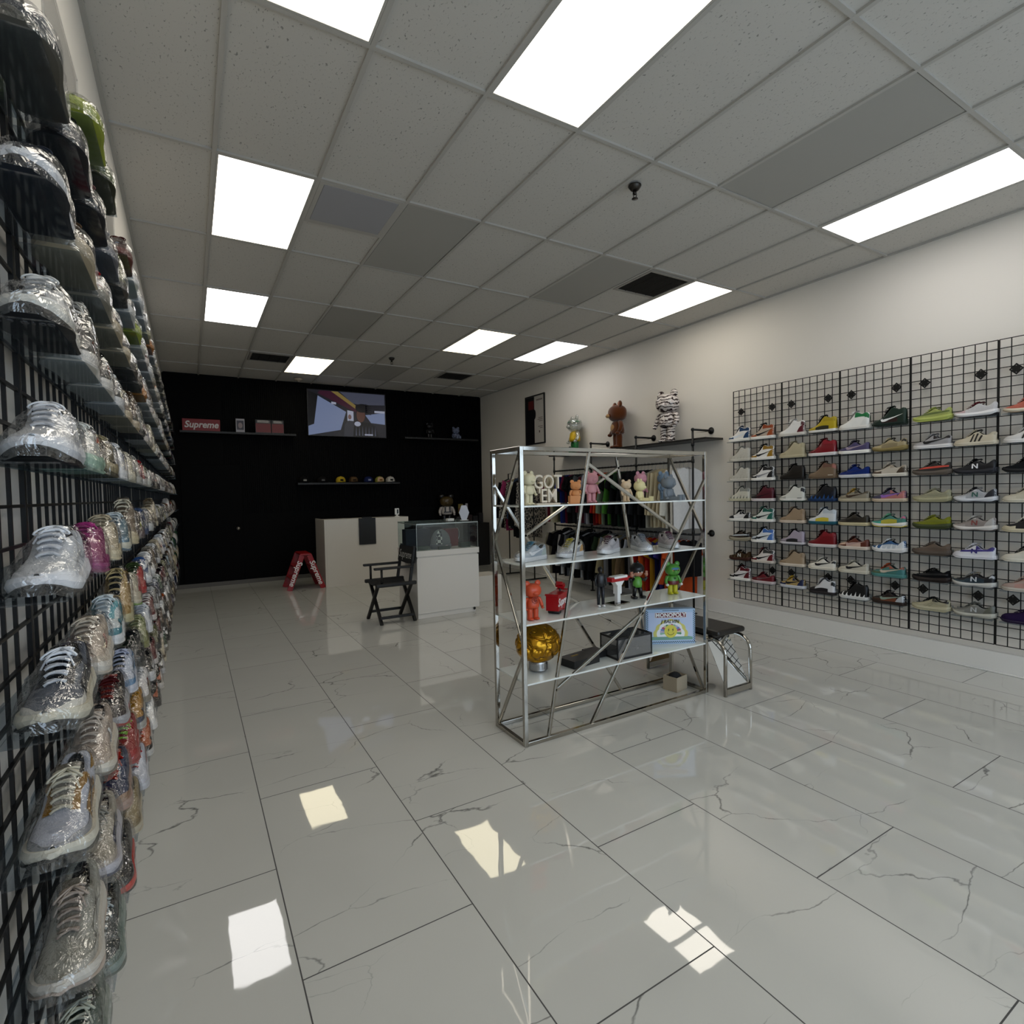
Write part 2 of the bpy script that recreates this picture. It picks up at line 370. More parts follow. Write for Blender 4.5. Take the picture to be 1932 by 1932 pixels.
# black return vents
mvent = mat('black_vent', '#16140f', rough=.7); mvf = mat('vent_frame','#9a968f', rough=.6)
for (x0,y0,x1,y1,lb) in ((3.875,3.82,4.455,4.37,'large black louvred vent beside a light on the right'), (.83,8.70,1.40,9.22,'small black vent left of the far warm light'), (3.88,8.68,4.45,9.22,'small far black vent right of centre')):
    t = thing('ceiling_vent', lb, 'vent', ((x0+x1)/2,(y0+y1)/2,H), group='black return air vents')
    w, d = (x1-x0)/2, (y1-y0)/2
    b = MB()
    for q in ((-w,-d,-w+.03,d),(w-.03,-d,w,d),(-w+.03,-d,w-.03,-d+.03),(-w+.03,d-.03,w-.03,d)): b.box(q[0],q[1],-.006,q[2],q[3],.011)
    part('frame', b, mvf, t)
    b = MB(); b.box(-w+.03,-d+.03,.008,w-.03,d-.03,.0108); part('backing', b, mvent, t)
    b = MB(); n = 26
    for i in range(n):
        yy = -d+.04+(2*d-.08)*i/(n-1); b.box(-w+.03, yy-.004, -.002, w-.03, yy+.003, .007)
    for xx in (-w/2, 0, w/2): b.box(xx-.003,-d+.03,-.004,xx+.003,d-.03,.0)
    part('louvres', b, mvent, t)
msteel = mat('dark_bronze', '#3c3936', rough=.3, metal=.9)
for (x, y, lb) in ((2.72,2.83,'large bronze ceiling sprinkler, the nearer one'), (2.757,8.18,'small sprinkler far off at the ceiling centre')):
    t = thing('sprinkler', lb, 'sprinkler', (x,y,H))
    b = MB(); b.lathe([(.0,.0),(.045,0),(.045,-.006),(.028,-.03),(.018,-.034),(.0,-.034)], 20); part('escutcheon', b, msteel, t)
    b = MB(); b.lathe([(.0,-.03),(.012,-.034),(.012,-.06),(.008,-.062),(0,-.064)], 12); b.tube([(.012,0,-.045),(.017,0,-.06),(.008,0,-.085)], .003, 6); b.tube([(-.012,0,-.045),(-.017,0,-.06),(-.008,0,-.085)], .003, 6); part('head', b, msteel, t)
    b = MB(); b.lathe([(0,-.085),(.02,-.086),(.022,-.09),(0,-.092)], 16); part('deflector', b, msteel, t)
t = thing('smoke_detector', 'round beige smoke detector on the ceiling near the black wall', 'smoke detector', (1.743,10.30,H))
b = MB(); b.lathe([(0,0),(.075,0),(.075,-.012),(.06,-.03),(.03,-.04),(0,-.041)], 24); part('body', b, mat('beige_plastic','#b8aa98',rough=.5), t)
b = MB(); b.lathe([(0,-.041),(.02,-.042),(.015,-.052),(0,-.053)], 16); part('sensor', b, mat('beige_plastic'), t)

# baseboards
b = MB(); b.box(XR-.055, YF, 0, XR, YB, .165); b.box(XR-.075, YF, 0, XR-.055, YB, .012); struct('baseboard_right', b, mtrim, .004)
b = MB(); b.box(XL, YF, 0, XL+.02, YB, .10); struct('baseboard_left', b, mtrim)
b = MB(); b.box(XL+.02, YB-.02, 0, XR-.055, YB, .07); struct('baseboard_back', b, mat('grey_baseboard','#5c5853',rough=.5))
# flush black door in the back wall with a knob
b = MB(); b.box(-.12, YB-.018, .07, .80, YB-.0005, 2.10); d1 = struct('door_1', b, mblack, .003)
b = MB(); b.lathe([(0,0),(.03,0),(.03,-.006),(.012,-.01),(.012,-.035),(.026,-.045),(.028,-.06),(.018,-.07),(0,-.072)], 20, (.72, YB-.018, .985), 'y'); part('door_knob', b, mat('satin_nickel','#a8a39a',rough=.3,metal=.9), d1)
# ------------------------------------------------------------------ sneakers
LN = .29
mleather = mat('shoe_leather', None, rough=.42, spec=.4, bump=.08, bscale=500)
mknit = mat('shoe_knit', None, rough=.9, spec=.15, bump=.9, bscale=420, vary=.22)
mrubber = mat('shoe_rubber', None, rough=.55, spec=.35)
mlace = mat('shoe_lace', None, rough=.85, spec=.1)
mpatent = mat('shoe_gloss', None, rough=.16, spec=.6)

def interp(tb, x):
    if x <= tb[0][0]: return tb[0][1]
    if x >= tb[-1][0]: return tb[-1][1]
    for i in range(len(tb)-1):
        if tb[i][0] <= x <= tb[i+1][0]:
            x0, y0 = tb[i]; x1, y1 = tb[i+1]
            m0 = (y1-tb[i-1][1])/(x1-tb[i-1][0]) if i > 0 else (y1-y0)/(x1-x0)
            m1 = (tb[i+2][1]-y0)/(tb[i+2][0]-x0) if i < len(tb)-2 else (y1-y0)/(x1-x0)
            h = x1-x0; t = (x-x0)/h; t2 = t*t; t3 = t2*t
            return (2*t3-3*t2+1)*y0+(t3-2*t2+t)*h*m0+(-2*t3+3*t2)*y1+(t3-t2)*h*m1
# heel at x=0, toe at x=LN
WID = [(0,.012),(.006,.026),(.02,.034),(.06,.037),(.10,.038),(.14,.041),(.18,.047),(.215,.051),(.24,.049),(.262,.041),(.278,.029),(.286,.016),(.29,.005)]
STY = {
 'high': dict(top=[(0,.135),(.02,.158),(.06,.146),(.09,.160),(.115,.166),(.135,.142),(.16,.118),(.19,.090),(.22,.070),(.25,.062),(.275,.053),(.29,.034)],
              zs=[(0,.034),(.15,.031),(.25,.032),(.29,.034)], zb=[(0,.004),(.02,0),(.22,0),(.26,.003),(.29,.013)], op=.128, tg=.182, ws=.004, wm=1.0),
 'low':  dict(top=[(0,.094),(.018,.106),(.058,.081),(.09,.088),(.115,.110),(.14,.108),(.165,.092),(.19,.078),(.22,.066),(.25,.059),(.275,.050),(.29,.033)],
              zs=[(0,.034),(.15,.030),(.25,.031),(.29,.034)], zb=[(0,.004),(.02,0),(.22,0),(.26,.003),(.29,.013)], op=.128, tg=.128, ws=.004, wm=1.0),
 'run':  dict(top=[(0,.098),(.016,.114),(.055,.083),(.09,.088),(.115,.106),(.14,.104),(.165,.090),(.19,.076),(.22,.064),(.25,.057),(.275,.049),(.29,.036)],
              zs=[(0,.050),(.03,.046),(.09,.036),(.15,.031),(.22,.033),(.265,.040),(.29,.046)], zb=[(0,.012),(.025,.001),(.09,.001),(.13,.004),(.18,0),(.22,.001),(.26,.008),(.29,.024)], op=.128, tg=.122, ws=.008, wm=.97),
 'knit': dict(top=[(0,.090),(.014,.112),(.05,.084),(.085,.090),(.11,.108),(.135,.104),(.16,.090),(.19,.075),(.22,.063),(.25,.056),(.275,.050),(.29,.038)],
              zs=[(0,.052),(.05,.046),(.12,.038),(.20,.038),(.26,.044),(.29,.050)], zb=[(0,.016),(.03,.002),(.10,0),(.20,0),(.25,.006),(.29,.024)], op=.115, tg=.118, ws=.010, wm=.96),
 'boot': dict(top=[(0,.100),(.02,.112),(.06,.108),(.09,.112),(.115,.112),(.14,.104),(.17,.092),(.20,.080),(.23,.073),(.26,.066),(.28,.055),(.29,.040)],
              zs=[(0,.030),(.15,.024),(.25,.026),(.29,.034)], zb=[(0,.006),(.03,0),(.22,0),(.26,.004),(.29,.016)], op=.10, tg=.118, ws=.007, wm=1.06),
}
PQ = (.62, .80)
def hw(s, x): return interp(WID, x)*STY[s]['wm']*.94
def gap(s, x):
    op = STY[s]['op']; w = hw(s, x)
    if x < .010: return 0.
    if x < .03: return (w-.008)*((x-.010)/.02)**.5*.9
    if x < op: return (w-.008)*.9
    if x < op+.035: return (w-.008)*.9*(1-(x-op)/.035)**.8+.002
    return 0.
def zt(s, x): return max(interp(STY[s]['top'], x), interp(STY[s]['zs'], x)+.004)
def z0(s, x): return interp(STY[s]['zs'], x)-.006
def surf(s, x, t, off=0.):
    """point on the upper: t 0 = sole line, 1 = top edge; +y side"""
    w = hw(s, x); g = gap(s, x); a = t*pi/2; h = zt(s, x); b = z0(s, x)
    ca, sa = max(cos(a), 0.), sin(a)
    y = g+(w-g)*ca**PQ[0]; z = b+(h-b)*sa**PQ[1]
    # narrow a tall ankle a little towards the collar
    if x < .14: y *= 1-.10*max(0, min(1, (z-.07)/.09))
    return Vector((x, y+off*(.35+.65*ca), z+off*sa))
def t_of_z(s, x, z):
    h = zt(s, x); b = z0(s, x); q = max(0., min(.97, (z-b)/(h-b)))
    return math.asin(q**(1/PQ[1]))/(pi/2)
XS = [0,.003,.007,.012,.018,.026,.036,.048,.06,.075,.09,.103,.115,.128,.14,.15,.16,.172,.185,.198,.212,.226,.24,.252,.262,.271,.279,.285,.289,.29]
def m_upper(s):
    b = MB(); nt_ = 9
    for sd in (1, -1):
        vs = []
        for x in XS:
            for j in range(nt_+1):
                p = surf(s, x, j/nt_); vs.append((p.x, sd*p.y, p.z))
            p = surf(s, x, 1.)                           # the collar rolls inwards
            vs.append((p.x, sd*max(p.y-.006, 0), p.z-.004 if gap(s, x) > 0 else p.z))
        k = nt_+2
        b.add(vs, [(i*k+j, i*k+j+1, (i+1)*k+j+1, (i+1)*k+j) for i in range(len(XS)-1) for j in range(k-1)], 0, True)
    return b
def m_sole(s, lo=None, hi=None):
    d = STY[s]; b = MB(); rows = []
    xs = [-.006, -.003]+XS[1:-1]+[.293, .297]
    for x in xs:
        xc = max(0, min(LN, x)); w = hw(s, xc)/.94+d['ws']*.6
        if x < 0: w = .020 if x > -.005 else .012
        if x > LN: w = .010 if x < .295 else .004
        a = max(0., interp(d['zb'], xc)); c = interp(d['zs'], xc)
        if x > LN: c -= .004
        if hi is not None: c = a+hi
        if lo is not None: a += lo
        bul = d['ws']*.5
        rows.append([(x,-w,c),(x,-w-bul,(a+c)/2),(x,-w+.002,a),(x,0,a),(x,w-.002,a),(x,w+bul,(a+c)/2),(x,w,c),(x,0,c)])
    vs = [v for r in rows for v in r]; n = len(rows)
    b.add(vs, [(i*8+j, i*8+(j+1)%8, (i+1)*8+(j+1)%8, (i+1)*8+j) for i in range(n-1) for j in range(8)], 0, False)
    b.f += [list(range(8)), [(n-1)*8+j for j in reversed(range(8))]]; b.mi += [0,0]; b.sm += [False]*2
    return b
def patch(s, tb, off=.0016, nv=3, b=None):
    """strip on both sides between two side-view curves: rows (x, z_low, z_high)"""
    b = b or MB()
    for sd in (1, -1):
        vs = []
        for x, a, c in tb:
            c = min(c, z0(s, x)+(zt(s, x)-z0(s, x))*.985)
            for j in range(nv+1):
                z = a+(c-a)*j/nv; p = surf(s, x, t_of_z(s, x, max(z, z0(s, x)+.001)), off); vs.append((p.x, sd*p.y, p.z))
        b.add(vs, [(i*(nv+1)+j, i*(nv+1)+j+1, (i+1)*(nv+1)+j+1, (i+1)*(nv+1)+j) for i in range(len(tb)-1) for j in range(nv)], 0, True)
    return b
def tpatch(s, x0, x1, ta, tb_, off=.0016, n=8, nv=6, b=None):
    b = b or MB()
    for sd in (1, -1):
        vs = []
        for i in range(n+1):
            x = x0+(x1-x0)*i/n
            A = ta(x) if callable(ta) else ta; B = tb_(x) if callable(tb_) else tb_
            for j in range(nv+1):
                p = surf(s, x, A+(B-A)*j/nv, off); vs.append((p.x, sd*p.y, p.z))
        b.add(vs, [(i*(nv+1)+j, i*(nv+1)+j+1, (i+1)*(nv+1)+j+1, (i+1)*(nv+1)+j) for i in range(n) for j in range(nv)], 0, True)
    return b
def fr(n, f): return [f(i/n) for i in range(n+1)]
def m_part(s, k):
    Z = lambda x, q: z0(s, x)+(zt(s, x)-z0(s, x))*q
    hi = s in ('high',)
    if k == 'upper': return m_upper(s)
    if k == 'sole': return m_sole(s, lo=.006)
    if k == 'outsole': return m_sole(s, hi=.0065)
    if k == 'toe_cap': return tpatch(s, .205, .2895, lambda x: .0, lambda x: 1.-.25*max(0,(.225-x)/.02))
    if k == 'toe_guard': return tpatch(s, .195, .2898, 0., lambda x: min(.95, .30+ .5*max(0,(x-.235))/.05))
    if k == 'heel_counter':
        hz = .085 if not hi else .10
        return patch(s, fr(9, lambda t: (.0015+.07*t, z0(s,.07*t), z0(s,.07*t)+(hz-.03)*(1-t**2.2)+.012)))
    if k == 'heel_tab': return patch(s, fr(6, lambda t: (.0015+.032*t, Z(.032*t,.62)+.0, Z(.032*t,.97)-.012*t)))
    if k == 'ankle_collar':
        a = .112 if hi else .078
        return patch(s, fr(10, lambda t: (.006+.118*t, a+.006*sin(t*3), zt(s,.006+.118*t)*.985)))
    if k == 'side_panel': return patch(s, fr(10, lambda t: (.065+.13*t, z0(s,.065+.13*t), z0(s,.1)+.042+.01*sin(t*3)-.012*t)))
    if k == 'eyestay':
        return tpatch(s, .125, .205, lambda x: .70 if x > .15 else .62, lambda x: .90 if x > .17 else .99, off=.002)
    if k == 'swoosh':
        def f(t):
            # hooked check mark: thick rounded front, thin tail sweeping up to the heel
            x = .195-.175*t
            base = .046+.050*t**1.35*(1.15 if hi else .85)
            th = .0195*(1-t)**.8*min(1, (t+.02)*7)**.6
            return (x, base-.006*sin(min(1,t*3)*pi)-.004, base+th-.004)
        tb = fr(18, f); tb.reverse()
        b = patch(s, tb, .0028, 2)
        # the short hook turning up at the front
        return patch(s, [(.205,.060,.0615),(.198,.050,.063),(.190,.044,.066),(.182,.0435,.062)][::-1], .0028, 2, b)
    if k == 'letter_n':
        b = MB()
        if s in STY:
            A = .045; B = .083
            for x0_, sk in ((.150,.006),(.118,.006)): patch(s, [(x0_-.004, A, B),(x0_+.005, A, B)], .003, 3, b)
            for sd in (1,-1):
                vs = []
                for i in range(7):
                    t = i/6; x = .150-.032*t
                    for zz in (B-(B-A)*t+.006, B-(B-A)*t-.006):
                        p = surf(s, x, t_of_z(s, x, min(max(zz, A), B)), .003); vs.append((p.x, sd*p.y, p.z))
                b.add(vs, [(2*i,2*i+1,2*i+3,2*i+2) for i in range(6)], 0, True)
        return b
    if k == 'stripes':
        b = MB()
        for i in range(3):
            xa = .165-.027*i
            for sd in (1,-1):
                vs = []
                for j in range(7):
                    t = j/6; x = xa+.022*(t-1)*-1-.022; zq = .06+.86*t
                    for dx in (-.006,.006):
                        X = x+dx; p = surf(s, X, t_of_z(s, X, Z(X, min(.92, zq*.9))), .0028); vs.append((p.x, sd*p.y, p.z))
                b.add(vs, [(2*j,2*j+1,2*j+3,2*j+2) for j in range(6)], 0, True)
        return b
    if k == 'band': return patch(s, fr(12, lambda t: (.01+.22*t, .052+.03*(1-t)*.6, .064+.03*(1-t)*.6+.004*sin(t*3))), .0022, 2)
    if k == 'zigzag':
        b = MB()
        for i in range(6):
            xa = .02+.042*i
            patch(s, fr(5, lambda t: (xa+.020*t, z0(s,xa)+.002, z0(s,xa)+.05*(1-t)*(.6+.4*((i*7)%3)/2)+.004)), .0024, 3, b)
        return b
    if k == 'tiger':
        b = MB()
        for dx in (0, .026):
            for sd in (1,-1):
                vs = []
                for j in range(9):
                    t = j/8; x = .175-.07*t-dx; zq = .1+.8*t
                    for d2 in (-.0035,.0035):
                        X = x+d2; p = surf(s, X, t_of_z(s, X, Z(X, zq*.9)), .0026); vs.append((p.x, sd*p.y, p.z))
                b.add(vs, [(2*j,2*j+1,2*j+3,2*j+2) for j in range(8)], 0, True)
        return patch(s, fr(12, lambda t: (.02+.17*t, Z(.02+.17*t,.34+.1*sin(t*3)), Z(.02+.17*t,.41+.1*sin(t*3)))), .0026, 2, b)
    if k == 'lining':
        b = MB(); xs = [x for x in XS if gap(s, x) > 0]
        for sd in (1,-1):
            vs = []
            for x in xs:
                p = surf(s, x, 1.); g = max(p.y-.0055, 0); vs += [(x, sd*g, p.z-.003), (x, sd*g*.9, p.z-.03), (x, sd*g*.6, .045), (x, 0, .045)]
            b.add(vs, [(i*4+j, i*4+j+1, (i+1)*4+j+1, (i+1)*4+j) for i in range(len(xs)-1) for j in range(3)], 0, True)
        return b
    if k == 'tongue':
        d = STY[s]; b = MB(); xa = d['op']-.018; zt_ = d['tg']
        def f(u, v):
            x = xa+(.195-xa)*u; y = (v-.5)*2*(.021-.006*u)
            z = zt_+(zt(s,.195)-.004-zt_)*u**.8 if u > 0 else zt_
            zz = zt(s, min(x,.28))-.001
            z = max(zz-.002, zt_*(1-u)+zz*u) if u > .25 else zt_*(1-u)+ (zz)*u
            return (x-.006*(1-u), y, z+.003*cos((v-.5)*pi)+.0015)
        b.grid(f, 8, 4); b.grid(lambda u, v: (lambda p: (p[0]-.005, p[1]*.95, p[2]-.004))(f(u, v)), 8, 4)
        return b
    if k == 'laces':
        b = MB(); n = 6
        op = STY[s]['op']
        for i in range(n):
            x = op+.008+(.20-op-.01)*i/(n-1); hw_ = .021-.004*i/(n-1)
            xa = op-.018; u_ = (x-xa)/(.195-xa); zz_ = zt(s, min(x,.28))-.001; tz = (max(zz_-.002, STY[s]['tg']*(1-u_)+zz_*u_) if u_ > .25 else STY[s]['tg']*(1-u_)+zz_*u_)+.006
            zc = max(zt(s, x)+.003, tz+.0035)
            sgn = 1 if i % 2 else -1
            pts = [(x+sgn*.006*v, v*hw_, zc-.006*abs(v)**2.4+.001) for v in (-1,-.6,0,.6,1)]
            b.tube(pts, .0030, 5)
            pts = [(x-sgn*.006*v+.002, v*hw_, zc-.006*abs(v)**2.4-.0005) for v in (-1,-.6,0,.6,1)]
            b.tube(pts, .0028, 5)
        x = op+.01; zc = max(zt(s, x)+.012, STY[s]['tg']*.85+.022)
        for sd in (1,-1):                                       # bow loops
            b.tube([(x+.008-.010*cos(a)+.004*sin(a), sd*(.002+.013*(1-cos(a))), zc+.005*sin(a)-.006*(1-cos(a))) for a in [2*pi*i/12 for i in range(13)]], .0021, 5)
            b.tube([(x,0,zc),(x+.012,sd*.010,zc-.003),(x+.026,sd*.020,zc-.016),(x+.034,sd*.026,zc-.030)], .0019, 5)
        return b
    if k == 'air_window': return patch(s, fr(4, lambda t: (.02+.05*t, z0(s,.05)+.001, z0(s,.05)+.012)), .004, 2)
SMESH = {}
SMAT = {'upper': mleather, 'sole': mrubber, 'outsole': mrubber, 'laces': mlace, 'tongue': mknit, 'lining': mknit}
def shoe_mesh(s, k, m):
    key = (s, k, m.name)
    if key not in SMESH:
        me = m_part(s, k).hub((.15, 0, .048 if k != 'lining' else .044)).mesh(k); me.materials.append(m); SMESH[key] = me
    return SMESH[key]
def shoe(label, loc, rz, s='low', upper='#ffffff', sole='#f2f0ea', out=None, lace=None, tongue=None, lining='#2a2a2c', tex=None, group=None, scale=1.0, wrap=None, name='sneaker', tilt=None, **panels):
    t = thing(name, label, 'sneaker', loc, rz, group, rot=tilt)
    if scale != 1.0: t.scale = (scale,)*3
    tex = tex or ('knit' if s in ('knit',) else 'leather')
    um = {'leather': mleather, 'knit': mknit, 'gloss': mpatent}[tex]
    parts = [('upper', um, upper), ('sole', mrubber, sole), ('outsole', mrubber, out or sole), ('lining', mknit, lining), ('tongue', mknit, tongue or upper), ('laces', mlace, lace or upper)]
    for k, c in panels.items():
        m = mleather
        if isinstance(c, tuple): c, m = c[0], {'knit': mknit, 'gloss': mpatent, 'leather': mleather}[c[1]]
        parts.append((k, m, c))
    for k, m, c in parts:
        o = link(k, shoe_mesh(s, k, m), None, t, c)
    if wrap is not None:
        w_ = link('plastic_wrap', wrap_mesh(s, wrap % 10), None, t)
        if wrap > 9: w_.data = thin_film(w_.data)
    return t
mwrap = clear_mat('shrink_wrap', gloss=.13, haze=.0, tint='#fdfdfe', rough=.03, bump=.7, bscale=24., bdist=.014, gmax=.45)
mthin = clear_mat('thin_clear_film', gloss=.06, haze=.0, tint='#fcfcfd', rough=.03, bump=.5, bscale=40., bdist=.008, gmax=.3)
WM = {}
THIN = []
def thin_film(me):
    if not THIN:
        c = me.copy(); c.materials.clear(); c.materials.append(mthin); THIN.append(c)
    return THIN[0]
def wrap_mesh(s, seed):
    if (s, seed) in WM: return WM[(s, seed)]
    b = MB(); rnd = Vector((seed*11.3, seed*3.7, s.__hash__() % 7))
    nx, na = 34, 24; rows = []
    sd0 = {'high':1,'low':2,'run':3,'knit':4,'boot':5}[s]*5.1+seed*13.7
    for i in range(nx+1):
        x = -.012+(.31)*i/nx; xc = max(0.004, min(LN-.002, x))
        top = max(zt(s, max(0, min(LN, xc+d))) for d in (-.03,-.015,0,.015,.03)); 
        if xc < .14: top = max(top, STY[s]['tg']-.25*abs(xc-.11))
        w = max(hw(s, max(0,min(LN,xc+d))) for d in (-.01,0,.01))+STY[s]['ws']+.004
        e = 1.
        if x < 0.: e = .80
        if x > LN-.004: e = .55
        w *= e; top = .03+(top+.008-.03)*e; bot = -.0002 if e == 1 else .01
        vs = []
        for j in range(na+1):
            a = pi*j/na; cy = cos(a); sz = sin(a)
            y = w*math.copysign(abs(cy)**.55, cy)*(1-.38*sz**3); z = bot+(top-bot)*sz**.62
            n_ = noise.noise(Vector((x*34, y*34+sd0, z*30)))*.0045+noise.noise(Vector((x*62+sd0, y*62, z*62)))*.0036
            k = min(1, sz*3)
            vs.append((x, y+math.copysign(abs(n_)+.001, y)*k*.6, z+n_*k+.002*k))
        rows.append(vs)
    vs = [v for r in rows for v in r]; k = na+1
    b.add(vs, [(i*k+j, i*k+j+1, (i+1)*k+j+1, (i+1)*k+j) for i in range(nx) for j in range(na)], 0, True)
    b.f += [list(range(k)), [nx*k+j for j in reversed(range(k))]]; b.mi += [0,0]; b.sm += [False]*2
    me = b.mesh('wrap'); me.materials.append(mwrap); WM[(s, seed)] = me
    return me
WHITE='#eceae6'; BLACK='#141416'; CREAM='#d9d0b8'; RED='#8e1020'; GREY='#8b8b8c'; BEIGE='#a08a6c'
# ------------------------------------------------------------------ wire grid panels
mwire = mat('black_wire', '#0c0c0d', rough=.4, spec=.4)
def grid_panel(x, y0, lb, side, bold=.003, group=None):
    """2 ft x 8 ft wire grid, 3 inch mesh, standing off the wall on small square brackets"""
    t = thing('gridwall_panel', lb, 'wire grid panel', (x, y0, .226), group=group)
    b = MB(); w = .6096-.004; h = 2.432
    for yy in (.004, w): b.box(-bold*1.3, yy-bold*1.3, 0, bold*1.3, yy+bold*1.3, h)
    for zz in (0, h): b.box(-bold, .004, zz-bold, bold, w, zz+bold)
    part('frame', b, mwire, t)
    b = MB(); xo = side*bold*1.6
    for i in range(1, 8): b.box(xo-bold, i*.0762-bold, 0, xo+bold, i*.0762+bold, h)
    for i in range(1, 32): b.box(-bold, .004, i*.0762-bold, bold, w, i*.0762+bold)
    part('wires', b, mwire, t)
    return t
for i in range(5):
    y0 = 3.567-i*.6096
    t = grid_panel(5.545, y0, 'black wire grid panel on the right wall, %s from the clothes rack' % ordinal(i+1), 1, group='wire grid panels on the right wall')
    for zc, nm in ((2.41, 0), (.606, 0)):
        for yy in (.11, .50):
            b = MB(); c = (-.006, yy, zc-.226)
            b.prism([(yy-.045, c[2]), (yy, c[2]-.045), (yy+.045, c[2]), (yy, c[2]+.045)], -.0075, -.0038, 'yz')
            b.box(-.004, yy-.008, c[2]-.008, .05, yy+.008, c[2]+.008)
            p = part('wall_bracket', b, mwire, t); hubp = (-.006, yy, c[2])
            b = MB()
            for dy, dz in ((-.027,0),(.027,0),(0,.027),(0,-.027)): b.cbox((-.0088, yy+dy, c[2]+dz), (.0012,.006,.006))
            b.hub(hubp); part('screws', b, mat('screw_steel','#8a8a8a',rough=.3,metal=.9), p)
# ------------------------------------------------------------------ shoe shelves
macr = clear_mat('clear_acrylic', gloss=.045, haze=.012, tint='#dfe4e8', rough=.05, haze_col='#dfe6ee', gmax=.13)
def shelf_mesh(depth, lip=.0):
    b = MB(); L_ = .272
    b.box(-L_/2, 0, -.003, L_/2, depth, 0)              # plate, local x along the wall, y out into the room
    if lip: b.box(-L_/2, depth-.003, -lip, L_/2, depth, -.003)   # turned-down front edge
    b.box(-L_/2, -.004, -.003, L_/2, -.001, .052)        # back upstand
    b.box(-L_/2+.02, -.0052, .045, -L_/2+.07, -.004, .056); b.box(L_/2-.07, -.0052, .045, L_/2-.02, -.004, .056)   # hooks over the wire
    me = b.mesh('shelf'); me.materials.append(macr); return me
shelfR = shelf_mesh(.116, .008); shelfL = shelf_mesh(.096)
